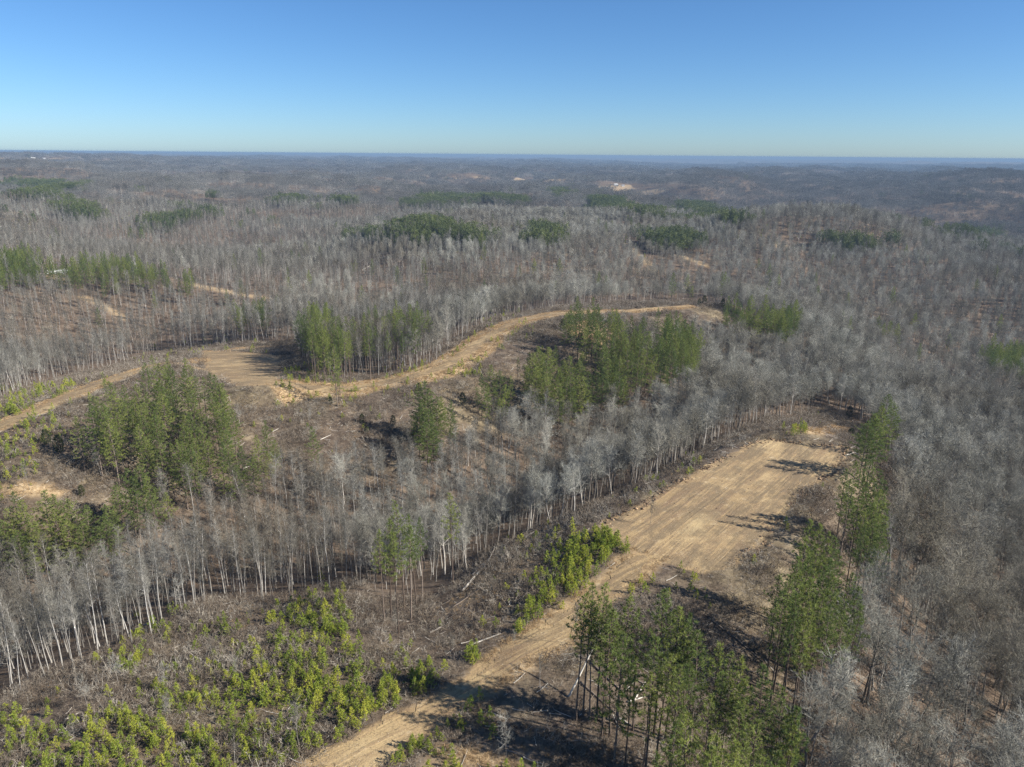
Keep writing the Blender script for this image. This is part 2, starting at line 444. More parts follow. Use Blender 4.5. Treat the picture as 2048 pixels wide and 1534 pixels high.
class MB:
    def __init__(s):
        s.v = []; s.f = []; s.m = []; s.cur = 0
    def tube(s, pts, rad, n=5, cap=False):
        b0 = len(s.v)
        pts = [Vector(p) for p in pts]
        ref = None
        for i, p in enumerate(pts):
            d = (pts[min(i + 1, len(pts) - 1)] - pts[max(i - 1, 0)]).normalized()
            if ref is None:
                ref = d.orthogonal().normalized()
            a = (ref - d * ref.dot(d))
            a = a.normalized() if a.length > 1e-6 else d.orthogonal().normalized()
            ref = a
            b = d.cross(a)
            for k in range(n):
                t = 2 * math.pi * k / n
                s.v.append(p + (a * math.cos(t) + b * math.sin(t)) * rad[i])
        for i in range(len(pts) - 1):
            for k in range(n):
                k2 = (k + 1) % n
                s.f.append((b0 + i * n + k, b0 + i * n + k2, b0 + (i + 1) * n + k2, b0 + (i + 1) * n + k)); s.m.append(s.cur)
        if cap:
            s.f.append(tuple(b0 + k for k in range(n))[::-1]); s.m.append(s.cur)
            e = b0 + (len(pts) - 1) * n
            s.f.append(tuple(e + k for k in range(n))); s.m.append(s.cur)
    def spike(s, p, d, L, w):
        a = d.orthogonal().normalized(); b = d.cross(a).normalized()
        i = len(s.v)
        for k in range(3):
            t = 2.0944 * k
            s.v.append(p + (a * math.cos(t) + b * math.sin(t)) * w)
        s.v.append(p + d * L)
        for k in range(3):
            s.f.append((i + k, i + (k + 1) % 3, i + 3)); s.m.append(s.cur)
    def blade(s, p, d, L, w):
        a = d.orthogonal().normalized()
        a.rotate(Matrix.Rotation(random.uniform(0, 6.283), 3, d))
        i = len(s.v)
        s.v += [p - a * w / 2, p + a * w / 2, p + d * L]
        s.f.append((i, i + 1, i + 2)); s.m.append(s.cur)
    def box(s, x0, y0, z0, x1, y1, z1):
        i = len(s.v)
        s.v += [Vector(c) for c in ((x0, y0, z0), (x1, y0, z0), (x1, y1, z0), (x0, y1, z0), (x0, y0, z1), (x1, y0, z1), (x1, y1, z1), (x0, y1, z1))]
        for f in ((0, 3, 2, 1), (4, 5, 6, 7), (0, 1, 5, 4), (1, 2, 6, 5), (2, 3, 7, 6), (3, 0, 4, 7)):
            s.f.append(tuple(i + k for k in f)); s.m.append(s.cur)
    def mesh(s, name, mats, smooth=False):
        me = bpy.data.meshes.new(name)
        me.from_pydata([tuple(v) for v in s.v], [], s.f)
        for m in mats:
            me.materials.append(m)
        if len(mats) > 1:
            me.polygons.foreach_set('material_index', s.m)
        if smooth:
            me.polygons.foreach_set('use_smooth', [True] * len(me.polygons))
        me.update()
        return me

def join(a, b):
    """one mesh builder holding both (for the far copies, which have no parts)"""
    c = MB(); n = len(a.v)
    c.v = a.v + b.v
    c.f = a.f + [tuple(i + n for i in f) for f in b.f]
    c.m = [0] * len(a.f) + [1] * len(b.f)
    return c

def rdir(up=0.0):
    v = Vector((random.gauss(0, 1), random.gauss(0, 1), random.gauss(0, 1) + up))
    return v.normalized()

def bend(p, d, L, n, wob, up=0.0):
    pts = [p.copy()]; d = d.copy()
    for _ in range(n):
        d = (d + Vector((random.gauss(0, wob), random.gauss(0, wob), random.gauss(0, wob) + up))).normalized()
        p = p + d * (L / n)
        pts.append(p.copy())
    return pts, d

def bare_tree(H, r0, fork, spread, nprim, kind):
    """leafless hardwood: (trunk with its main limbs, crown of branchlets and twigs)"""
    t, c = MB(), MB()
    top = H * (.93 if kind == 'tall' else .80)
    pts, _ = bend(Vector((0, 0, -.4)), Vector((random.gauss(0, .03), random.gauss(0, .03), 1)), top, 11, .028 if kind == 'tall' else .05, .05)
    rad = [max(.035, r0 * (1 - (i / 11) ** 1.15 * .86)) * (1.25 if i == 0 else 1) for i in range(12)]
    t.tube(pts, rad, 6)
    ga = random.uniform(0, 6.28)
    for k in range(nprim):
        u = fork + (1 - fork) * (k + .5) / nprim
        x = u * 11; i = min(int(x), 10); f = x - i
        p = pts[i].lerp(pts[i + 1], f)
        rr = rad[i] + (rad[i + 1] - rad[i]) * f
        ga += 2.4 + random.uniform(-.5, .5)
        tilt = random.uniform(.75, 1.1) * (1 - .55 * (u - fork) / (1 - fork + .01))
        if kind == 'tall':
            tilt *= .8
        d = Vector((math.cos(ga) * math.sin(tilt), math.sin(ga) * math.sin(tilt), math.cos(tilt)))
        L = spread * random.uniform(.75, 1.2) * (1 - .38 * (u - fork) / (1 - fork + .01))
        bp, bd = bend(p, d, L, 5, .13, .07)
        br = rr * random.uniform(.38, .55)
        brad = [max(.022, br * (1 - j / 5 * .8)) for j in range(6)]
        t.tube(bp, brad, 4)
        nsec = int(4 + L * (1.0 if kind == 'oak' else .8))
        for s_ in range(nsec):
            v = .22 + .78 * (s_ + random.random()) / nsec
            y = min(v, .999) * 5; j = int(y)
            sp = bp[j].lerp(bp[j + 1], y - j)
            sd_ = (bd * .75 + rdir(.35) * .95).normalized()
            SL = random.uniform(1.1, 2.2) * (.75 + spread * .07)
            spts, sdir = bend(sp, sd_, SL, 3, .2, .10)
            c.tube(spts, [.036, .029, .021, .013], 3)
            for w in range(4 if kind == 'tall' else 6):
                z = .2 + .8 * (w + random.random()) / 6.2
                y2 = min(z, .999) * 3; j2 = int(y2)
                tp = spts[j2].lerp(spts[j2 + 1], y2 - j2)
                td = (sdir * .7 + rdir(.30) * .9).normalized()
                TL = random.uniform(.7, 1.3)
                c.spike(tp, td, TL, .014)
                for _ in range(2 if kind == 'tall' else 3):
                    fp = tp + td * TL * random.uniform(.25, .95)
                    c.blade(fp, (td * .8 + rdir(.3) * .8).normalized(), random.uniform(.5, .95), .026)
    return t, c

def pine_tree(H, bare, rmax, nb, tuft=13):
    t, c = MB(), MB()
    pts, _ = bend(Vector((0, 0, -.4)), Vector((random.gauss(0, .015), random.gauss(0, .015), 1)), H, 10, .014, .04)
    rad = [max(.03, .155 * (1 - (i / 10) * .85)) * (1.25 if i == 0 else 1) for i in range(11)]
    t.tube(pts, rad, 6)
    for _ in range(9):                                       # dead stubs under the crown
        u = random.uniform(bare * .55, bare); x = u * 10; i = min(int(x), 9)
        a = random.uniform(0, 6.28)
        t.spike(pts[i].lerp(pts[i + 1], x - i), Vector((math.cos(a), math.sin(a), .1)).normalized(), random.uniform(.4, 1.3), .022)
    ga = random.uniform(0, 6.28)
    lop = Vector((random.gauss(0, .25), random.gauss(0, .25), 0))
    for k in range(nb):
        u = bare + (1 - bare) * ((k + random.random()) / nb) ** .92
        x = min(u, .999) * 10; i = int(x)
        p = pts[i].lerp(pts[i + 1], x - i)
        ga += 2.4 + random.uniform(-.6, .6)
        w = (u - bare) / (1 - bare)
        prof = (.60 + .40 * math.sin(min(1, w * 2.2) * math.pi / 2)) * (1 - w ** 2.1) + .14
        L = rmax * prof * random.uniform(.62, 1.25)
        el = -.10 + .75 * w + random.uniform(-.15, .2)
        d = (Vector((math.cos(ga) * math.cos(el), math.sin(ga) * math.cos(el), math.sin(el))) + lop * .3).normalized()
        bp, bd = bend(p, d, L, 3, .10, .10)
        c.cur = 1
        c.tube(bp, [.035, .026, .018, .010], 3)
        c.cur = 0
        nt_ = max(2, int(L * 3.0))
        for s_ in range(nt_):
            v = .30 + .70 * (s_ + random.random() * .9) / nt_
            y = min(v, .999) * 3; j = int(y)
            tp = bp[j].lerp(bp[j + 1], y - j) + rdir() * random.uniform(.0, .34)
            td = (bd + rdir(.5) * .7).normalized()
            for _ in range(tuft):
                c.blade(tp, (td * .75 + rdir(.25)).normalized(), random.uniform(.28, .54), .066)
    for _ in range(3 * tuft):
        c.blade(pts[-1], rdir(1.6), random.uniform(.3, .55), .062)
    return t, c

def sapling(H, w):
    t, c = MB(), MB()
    pts, _ = bend(Vector((0, 0, -.1)), Vector((0, 0, 1)), H, 4, .04, .05)
    t.tube(pts, [.05, .04, .03, .02, .01], 4)
    nb = int(12 + H * 7)
    ga = 0
    for k in range(nb):
        u = .05 + .95 * (k + random.random()) / nb
        x = min(u, .999) * 4; i = int(x)
        p = pts[i].lerp(pts[i + 1], x - i)
        ga += 2.4 + random.uniform(-.5, .5)
        el = .35 + .75 * u
        L = w * (1.05 - .85 * u) * random.uniform(.7, 1.2)
        d = Vector((math.cos(ga) * math.cos(el), math.sin(ga) * math.cos(el), math.sin(el)))
        for s_ in range(max(1, int(L * 4.2))):
            tp = p + d * L * (.25 + .75 * random.random())
            for _ in range(11):
                c.blade(tp, (d * .8 + rdir(.55)).normalized(), random.uniform(.18, .36), .06)
    for _ in range(14):
        c.blade(pts[-1] - Vector((0, 0, .1)), rdir(2.2), random.uniform(.2, .4), .05)
    return t, c

def cedar(H, w):
    t, c = MB(), MB()
    t.tube([(0, 0, -.2), (0, 0, H * .5), (0, 0, H * .9)], [.12, .08, .03], 5)
    for k in range(int(160 * H / 5)):
        u = random.random() ** .8
        a = random.uniform(0, 6.28)
        R = w * math.sin(math.pi * (.16 + .80 * u)) ** .6 * (.6 + .45 * random.random())
        p = Vector((math.cos(a) * R, math.sin(a) * R, .2 + u * (H - .4)))
        d = Vector((math.cos(a) * .6, math.sin(a) * .6, 1)).normalized()
        for _ in range(9):
            c.blade(p + rdir() * .15, (d + rdir() * .9).normalized(), random.uniform(.2, .42), .13)
    return t, c

def brush_clump(H, w, n):
    b = MB()
    for k in range(n):
        a = random.uniform(0, 6.28); r = w * math.sqrt(random.random())
        p = Vector((math.cos(a) * r, math.sin(a) * r, 0))
        d = Vector((math.cos(a) * .45 + random.gauss(0, .3), math.sin(a) * .45 + random.gauss(0, .3), 1)).normalized()
        L = H * random.uniform(.5, 1.1)
        b.spike(p, d, L, .016)
        for _ in range(5):
            q_ = p + d * L * random.uniform(.25, .95)
            b.blade(q_, (d * .5 + rdir(.2)).normalized(), random.uniform(.25, .65), .030)
    return b

def grass_clump(H, w, n):
    b = MB()
    for k in range(n):
        a = random.uniform(0, 6.28); r = w * math.sqrt(random.random())
        p = Vector((math.cos(a) * r, math.sin(a) * r, -.03))
        d = Vector((math.cos(a) * .35 + random.gauss(0, .3), math.sin(a) * .35 + random.gauss(0, .3), 1)).normalized()
        b.blade(p, d, H * random.uniform(.5, 1.1), .045)
    return b

def clod(w):
    b = MB()
    n, mrow = 7, 5
    ph = random.uniform(0, 100)
    for i in range(mrow + 1):
        th = math.pi * i / mrow
        for k in range(n):
            a = 2 * math.pi * k / n
            s_ = w * random.uniform(.65, 1.2)
            b.v.append(Vector((math.sin(th) * math.cos(a) * s_, math.sin(th) * math.sin(a) * s_, math.cos(th) * s_ * .65 + w * .2)))
    for i in range(mrow):
        for k in range(n):
            b.f.append((i * n + k, (i + 1) * n + k, (i + 1) * n + (k + 1) % n, i * n + (k + 1) % n)); b.m.append(0)
    return b

# ------------------------------------------------------------------ the ground: one sheet to the horizon
def build_ground():
    fine = np.radians(np.linspace(-56, 56, 760))
    coarse = np.radians(np.linspace(56, 304, 90)[1:-1])
    az = np.concatenate([fine, coarse])
    rr = np.concatenate([np.linspace(6, 40, 24)[:-1], np.exp(np.linspace(math.log(40), math.log(900), 520))[:-1], np.exp(np.linspace(math.log(900), math.log(32000), 300))])
    na, nr = len(az), len(rr)
    X = (rr[:, None] * np.sin(az)[None]).ravel(); Y = (rr[:, None] * np.cos(az)[None]).ravel()
    Z = terr(X, Y)
    R = np.sqrt(X * X + Y * Y)
    can = sstep(8800, 10500, R)
    Z = Z + can * 15
    X = np.concatenate([X, [0]]); Y = np.concatenate([Y, [0]]); Z = np.concatenate([Z, terr(np.array([0.0]), np.array([0.0]))])
    co = np.stack([X, Y, Z], -1)
    i = np.arange(nr - 1)[:, None] * na; k = np.arange(na)[None]; k2 = (k + 1) % na
    quads = np.stack([i + k, i + na + k, i + na + k2, i + k2], -1).reshape(-1, 4)
    c0 = nr * na
    tris = np.stack([np.full(na, c0), np.arange(na), (np.arange(na) + 1) % na], -1)
    me = bpy.data.meshes.new('ground')
    nq, ntri = len(quads), len(tris)
    me.vertices.add(len(co)); me.vertices.foreach_set('co', co.ravel())
    me.loops.add(nq * 4 + ntri * 3); me.loops.foreach_set('vertex_index', np.concatenate([quads[:, ::-1].ravel(), tris[:, ::-1].ravel()]).astype(np.int32))
    me.polygons.add(nq + ntri)
    me.polygons.foreach_set('loop_start', np.concatenate([np.arange(nq) * 4, nq * 4 + np.arange(ntri) * 3]).astype(np.int32))
    me.polygons.foreach_set('use_smooth', np.ones(nq + ntri, bool))
    me.update(calc_edges=True); me.validate()
    for nm, Ps in (('sd_dirt', ROAD + PAD), ('sd_grass', GRASSY), ('sd_clear', CLEAR), ('sd_field', FIELD)):
        a = me.attributes.new(nm, 'FLOAT', 'POINT')
        a.data.foreach_set('value', sdf_any(Ps, X, Y).astype(np.float32))
    a = me.attributes.new('canopy', 'FLOAT', 'POINT'); a.data.foreach_set('value', np.concatenate([can, [0]]).astype(np.float32))
    me.materials.append(M['ground'])
    o = link('ground', me)
    tag(o, 'brown leaf-littered rolling ground under the bare woods', 'ground', kind='structure')
    nz = np.zeros(1); return o
ground = build_ground()
print('ground', round(time.time() - T0, 1))

def sheet(name, P, res, label, ang=None, lift=.07, litter=0.0):
    x0, y0 = P.min(0) - 2; x1, y1 = P.max(0) + 2
    xs = np.arange(x0, x1, res); ys = np.arange(y0, y1, res)
    X, Y = np.meshgrid(xs, ys)
    S = sdf(P, X.ravel(), Y.ravel()).reshape(X.shape) + fbm(X / 3.1, Y / 3.1, 31, 3) * 2.2
    keep = (S < (-.7 if name == 'dirt_road' and res < .4 else -.1))
    cell = keep[:-1, :-1] | keep[1:, :-1] | keep[:-1, 1:] | keep[1:, 1:]
    Z = terr(X, Y) + lift + fbm(X / 2.2, Y / 2.2, 8, 2) * .05 - .14 * sstep(-.4, .5, S)
    idx = np.full(X.shape, -1)
    used = np.zeros(X.shape, bool)
    used[:-1, :-1] |= cell; used[1:, :-1] |= cell; used[:-1, 1:] |= cell; used[1:, 1:] |= cell
    idx[used] = np.arange(used.sum())
    co = np.stack([X[used], Y[used], Z[used]], -1)
    I, J = np.nonzero(cell)
    quads = np.stack([idx[I, J], idx[I, J + 1], idx[I + 1, J + 1], idx[I + 1, J]], -1)
    me = bpy.data.meshes.new(name)
    me.from_pydata(co.tolist(), [], quads.tolist())
    me.polygons.foreach_set('use_smooth', [True] * len(me.polygons))
    if ang is None:
        dd = P[len(P) // 2 - 1] - P[0]; ang = math.atan2(dd[1], dd[0])
    al = co[:, 0] * math.cos(ang) + co[:, 1] * math.sin(ang); ac = -co[:, 0] * math.sin(ang) + co[:, 1] * math.cos(ang)
    for nm, v in (('along', al), ('across', ac), ('gold', np.exp(-((al - (_pl[0] * math.cos(ang) + _pl[1] * math.sin(ang))) / 13) ** 2 - ((ac + _pl[0] * math.sin(ang) - _pl[1] * math.cos(ang)) / 5) ** 2)), ('litter', litter * (sstep(86, 104, co[:, 1]) if name == 'dirt_road' and res < .4 else np.ones(len(co))))):
        a = me.attributes.new(nm, 'FLOAT', 'POINT'); a.data.foreach_set('value', v.astype(np.float32))
    me.materials.append(M['dirt'])
    return tag(link(name, me), label, name.replace('_', ' '), kind='structure')

_pd = hit([1330, 1580], [1095, 890])
_pl = hit([1392], [1052])[0]
PADANG = math.atan2(_pd[1, 1] - _pd[0, 1], _pd[1, 0] - _pd[0, 0])
_rd = hit([700, 900], [1500, 1400])
sheet('dirt_road', ROAD[0], .3, 'pale tan dirt road climbing to the large bare pad', math.atan2(_rd[1, 1] - _rd[0, 1], _rd[1, 0] - _rd[0, 0]), litter=.9)
sheet('dirt_pad', PAD[0], .4, 'large bare tan dirt pad with scraped streaks', PADANG, litter=1.0)
sheet('dirt_road', ROAD[1], .5, 'pale dirt road leading to the smaller bare pad')
sheet('dirt_pad', PAD[1], .5, 'smaller bare tan pad behind the pines', 0.3, litter=.9)
sheet('dirt_road', ROAD[2], .5, 'tan track curving along the ridge past the pines', litter=1.0)
sheet('dirt_road', ROAD[3], .6, 'far end of the ridge track behind the pine stand')
print('sheets', round(time.time() - T0, 1))

# ------------------------------------------------------------------ one mesh of each kind of plant, shared by its copies
def two(builders, nm, mt, mc, extra=None):
    out = []
    for t, c in builders:
        me_t = t.mesh(nm + '_trunk', [M[mt]], True)
        me_c = c.mesh(nm + '_crown', [M[mc]] + ([M[extra]] if extra else []))
        j = join(t, c)
        out.append((me_t, me_c, j.mesh(nm, [M[mt], M[mc]])))
    return out

OAKS = two([bare_tree(random.uniform(17, 20), random.uniform(.19, .27), random.uniform(.36, .50), random.uniform(3.9, 5.2), 15, 'oak') for _ in range(6)], 'oak', 'bark_grey', 'twig_broad')
TALLS = two([bare_tree(random.uniform(19, 22), random.uniform(.10, .155), random.uniform(.46, .60), random.uniform(1.7, 2.5), 15, 'tall') for _ in range(6)], 'tall', 'bark_pale', 'twig')
THINS = two([bare_tree(random.uniform(10, 14), random.uniform(.06, .09), random.uniform(.40, .5), random.uniform(1.5, 2.2), 9, 'tall') for _ in range(3)], 'thin', 'bark_grey', 'twig')
BARES = OAKS + TALLS + THINS            # variant number: 0-5 broad, 6-11 tall and pale, 12-14 thin
PINES = two([pine_tree(20, random.uniform(.47, .60), random.uniform(1.5, 2.1), 47) for _ in range(7)], 'pine', 'pine_bark', 'needle', 'pine_bark')
FULLP = two([pine_tree(20, random.uniform(.22, .36), random.uniform(2.7, 3.4), 74, 13) for _ in range(4)], 'pine', 'pine_bark', 'needle', 'pine_bark')
PINES = PINES + FULLP                   # 0-6 bare-stemmed with a high crown, 7-10 fuller
SAPS = two([sapling(random.uniform(1.9, 2.5), random.uniform(.66, .92)) for _ in range(5)], 'sapling', 'pine_bark', 'sapling_needle')
CEDARS = two([cedar(5.0, 1.2) for _ in range(3)], 'cedar', 'pine_bark', 'cedar')
BRUSH = [brush_clump(random.uniform(1.0, 1.6), random.uniform(.7, 1.1), 15).mesh('brush', [M['brush']]) for _ in range(6)]
GRASS = [grass_clump(random.uniform(.6, .9), random.uniform(.35, .6), 34).mesh('grass', [M['dry_grass']]) for _ in range(4)]
CLODS = [clod(random.uniform(.8, 1.1)).mesh('clod', [M['clod']]) for _ in range(5)]

def far_patch(n, w, seed):
    """a piece of far woodland, trees with coarser twigs than the near ones"""
    random.seed(seed)
    t, c = MB(), MB()
    for _ in range(n):
        ox, oy = random.uniform(-w / 2, w / 2), random.uniform(-w / 2, w / 2)
        H = random.uniform(12, 21)
        o = Vector((ox, oy, 0))
        t.spike(o - Vector((0, 0, 3)), Vector((0, 0, 1)), H, .17)
        R = random.uniform(2.8, 4.8)
        for _ in range(105):
            e = rdir(.25) * R * random.uniform(.35, 1.0)
            p = o + Vector((e.x, e.y, H - R * .75 + e.z * .75))
            d = (e.normalized() * .6 + Vector((0, 0, .5)) + rdir() * .6).normalized()
            c.blade(p, d, random.uniform(1.0, 2.1), .15)
    return join(t, c)
PATCH = [far_patch(24, 28, 100 + k).mesh('woodland', [M['bark_grey'], M['twig_far']]) for k in range(5)]

def far_pine_patch(n, w, seed):
    random.seed(seed)
    t, c = MB(), MB()
    for _ in range(n):
        ox, oy = random.uniform(-w / 2, w / 2), random.uniform(-w / 2, w / 2)
        H = random.uniform(13, 18); o = Vector((ox, oy, 0))
        t.spike(o - Vector((0, 0, 2)), Vector((0, 0, 1)), H, .2)
        for _ in range(110):
            u = random.random(); a = random.uniform(0, 6.28); r = 2.4 * (1 - u) ** .6 * (.4 + .6 * random.random()) + .2
            p = o + Vector((math.cos(a) * r, math.sin(a) * r, H * (.35 + .65 * u)))
            c.blade(p, (Vector((math.cos(a), math.sin(a), .4)) + rdir() * .5).normalized(), random.uniform(.7, 1.5), .55)
    return join(t, c)
FARPINE = [far_pine_patch(9, 14, 300 + k).mesh('far_pines', [M['pine_bark'], M['needle_far']]) for k in range(4)]
random.seed(21)
print('plants', round(time.time() - T0, 1))

# ------------------------------------------------------------------ uncountable cover: one object each
def stuff(name, meshes, P, idx, rot, scl, label, cat, mats):
    me = bpy.data.meshes.new(name)
    n = len(P)
    me.vertices.add(n); me.vertices.foreach_set('co', np.asarray(P, np.float32).ravel())
    a = me.attributes.new('pick', 'INT', 'POINT'); a.data.foreach_set('value', np.asarray(idx, np.int32))
    a = me.attributes.new('turn', 'FLOAT_VECTOR', 'POINT'); a.data.foreach_set('vector', np.asarray(rot, np.float32).ravel())
    a = me.attributes.new('size', 'FLOAT_VECTOR', 'POINT'); a.data.foreach_set('vector', np.asarray(scl, np.float32).ravel())
    for m in mats:
        me.materials.append(M[m])
    o = link(name, me)
    g = bpy.data.node_groups.new(name, 'GeometryNodeTree')
    g.interface.new_socket('Geometry', in_out='INPUT', socket_type='NodeSocketGeometry')
    g.interface.new_socket('Geometry', in_out='OUTPUT', socket_type='NodeSocketGeometry')
    gi = g.nodes.new('NodeGroupInput'); go = g.nodes.new('NodeGroupOutput')
    jn = g.nodes.new('GeometryNodeJoinGeometry')
    for k, mm in reversed(list(enumerate(meshes))):
        src = bpy.data.objects.new(name + '_source', mm)       # never linked: only its mesh is read
        oi = g.nodes.new('GeometryNodeObjectInfo'); oi.inputs['Object'].default_value = src
        oi.inputs['As Instance'].default_value = False
        ti = g.nodes.new('GeometryNodeGeometryToInstance')
        g.links.new(oi.outputs['Geometry'], ti.inputs[0])
        g.links.new(ti.outputs[0], jn.inputs[0])
    ip = g.nodes.new('GeometryNodeInstanceOnPoints')
    mp = g.nodes.new('GeometryNodeMeshToPoints')
    g.links.new(gi.outputs[0], mp.inputs[0])
    g.links.new(mp.outputs[0], ip.inputs['Points'])
    g.links.new(jn.outputs[0], ip.inputs['Instance'])
    ip.inputs['Pick Instance'].default_value = True
    for nm, dt, sock in (('pick', 'INT', 'Instance Index'), ('turn', 'FLOAT_VECTOR', 'Rotation'), ('size', 'FLOAT_VECTOR', 'Scale')):
        na_ = g.nodes.new('GeometryNodeInputNamedAttribute'); na_.data_type = dt
        na_.inputs['Name'].default_value = nm
        g.links.new(na_.outputs['Attribute'], ip.inputs[sock])
    g.links.new(ip.outputs[0], go.inputs[0])
    md = o.modifiers.new('cover', 'NODES'); md.node_group = g
    return tag(o, label, cat, kind='stuff')

def jitter_grid(x0, x1, y0, y1, s, seed):
    r = np.random.default_rng(seed)
    X, Y = np.meshgrid(np.arange(x0, x1, s), np.arange(y0, y1, s))
    X = X.ravel() + r.uniform(-.5, .5, X.size) * s * .95; Y = Y.ravel() + r.uniform(-.5, .5, Y.size) * s * .95
    return X, Y

def in_view(x, y, z, mx=0, my=0):
    px, py, dp = project(x, y, z)
    return (px > -mx) & (px < W2 + mx) & (py > -my) & (py < H2 + my) & (dp > 5)

# ------------------------------------------------------------------ pines: stands sighted by their tops
ST = []          # (key, tops polygon, height, spacing, share of fuller trees)
ST.append(('long', '135 800;200 765;255 745;305 706;355 702;400 714;440 742;466 790;472 850;440 885;400 880;350 905;300 868;240 835;170 840', 19, 3.9, .8))
ST.append(('bowl', '593 620;620 612;660 612;690 632;700 665;668 690;645 668;620 652', 20, 4.0, .35))
ST.append(('bowlback', '700 640;740 606;800 603;868 602;872 628;820 645;760 655;715 665', 20, 7.0, .2))
ST.append(('ridge', '1128 596;1160 590;1215 606;1300 640;1340 613;1375 626;1402 660;1402 700;1340 716;1270 722;1200 692;1190 650;1140 632', 20, 4.3, .7))
ST.append(('flank', '1050 692;1080 682;1120 706;1150 702;1180 726;1230 702;1262 730;1200 752;1140 772;1080 752', 19, 4.0, .9))
ST.append(('knoll', '1445 590;1480 587;1520 593;1560 591;1602 593;1606 615;1590 640;1550 630;1500 614;1455 605', 21, 4.2, .8))
EXPL = {   # single tops: x y height
 'bend': '1404 1262 18;1392 1330 18;1345 1450 19;1420 1390 17;1330 1300 18;1190 1200 18;1235 1225 18;1300 1345 16;1222 1190 19;1178 1158 20.4;1163 1185 19;1208 1171 20;1217 1216 19;1249 1187 19;1245 1261 19;1284 1211 18.5;1331 1181 21;1354 1209 20;1390 1222 19.5;1311 1277 19;1368 1250 18;1360 1325 19;1439 1285 20;1466 1306 19.5;1450 1340 18;1503 1323 20;1490 1352 18;1531 1333 21;1571 1372 20;1590 1405 19;1486 1404 18;1510 1430 19;1360 1418 20;1442 1473 19;1420 1500 19;1582 1425 18;1600 1450 17;1330 1500 18;1470 1500 19;1560 1490 19;1520 1500 18;1265 1310 16',
 'slope': '1619 1040 20;1636 1048 20;1652 1062 20;1605 1072 19;1668 1075 19;1640 1090 20;1682 1105 19;1600 1110 19;1622 1118 19;1662 1118 19;1694 1140 19;1645 1135 19;1580 1142 20;1560 1152 18;1604 1150 20;1628 1158 19;1677 1150 19;1712 1170 18;1600 1190 18;1650 1180 18;1690 1190 18;1572 1185 19;1618 1205 18;1664 1210 18;1712 1205 17;1636 1225 17;1690 1225 17;1590 1225 17;1612 1240 16',
 'padside': '1695 936 19;1711 926 20;1727 938 19;1742 934 20;1756 944 20;1704 960 18;1765 962 19;1733 965 18;1752 975 19;1771 990 18;1745 1000 18;1760 1015 18;1735 1020 17;1722 1000 17;1772 1030 17;1750 1040 17;1765 1055 17;1730 1050 16',
 'padend': '1775 788 19;1787 806 18;1748 826 18;1738 840 17;1756 838 18;1766 812 17',
 'lone': '800 998 21;772 1034 19;815 1048 18;788 1066 18;826 1030 18;760 1062 17',
 'pair': '902 984 19;840 1035 16',
 'tip': '250 936 18;274 930 19;236 968 17;295 950 18;212 1008 17;205 1032 16;300 985 17;262 985 17;330 985 15',
 'edge': '20 985 18;45 1000 18;85 980 18;110 986 18;140 996 17;12 1018 17;60 1028 17;102 1018 17;132 1040 16;168 1010 17;0 1040 17;75 1050 16;30 1060 16;160 1045 15',
 'straggle': '531 852 13;512 872 13;548 882 11;625 853 14;481 892 15;500 915 14;440 915 14;470 930 13;535 905 11',
 'mid': '838 766 19;850 760 20;862 776 19;873 792 18;845 800 18;860 820 18;853 845 17;900 808 14;906 826 13;880 806 15;836 815 16;868 850 15',
 'track': '963 746 15;985 730 17;1002 740 17;1022 760 14;975 778 14;1010 776 14;1000 790 12;955 772 13',
 'sentry': '205 752 9;1420 680 11;1432 672 10;1035 720 9;1255 640 18;1110 690 13;1165 700 14',
}
pine_pts = []      # x y z height key variant
def add_pine(x, y, z, h, key, full):
    pine_pts.append((x, y, z, h, key, random.randrange(7, 11) if random.random() < full else random.randrange(0, 7)))
for key, s, h, sp, full in ST:
    P = poly(s, h)
    X, Y = jitter_grid(P[:, 0].min(), P[:, 0].max(), P[:, 1].min(), P[:, 1].max(), sp, sum(map(ord, key)))
    m = sdf(P, X, Y) < .4
    X, Y = X[m], Y[m]
    m = sdf_any(ROAD + PAD, X, Y) > 1.5
    for x, y, z in zip(X[m], Y[m], terr(X[m], Y[m])):
        add_pine(x, y, z, h * random.uniform(.8, 1.06), key, full)
for key, s in EXPL.items():
    a = np.array([[float(v) for v in q_.split()] for q_ in s.split(';')])
    hp = hit(a[:, 0], a[:, 1], a[:, 2])
    for (x, y, z), h in zip(hp, a[:, 2]):
        add_pine(x, y, z, h, key, {'padend': .9, 'padside': .2, 'slope': .1, 'straggle': 1, 'mid': 1, 'track': .7, 'tip': .7, 'edge': .8, 'sentry': .7}.get(key, .0 if key in ('lone', 'pair') else .06))
print('near pines', len(pine_pts), round(time.time() - T0, 1))

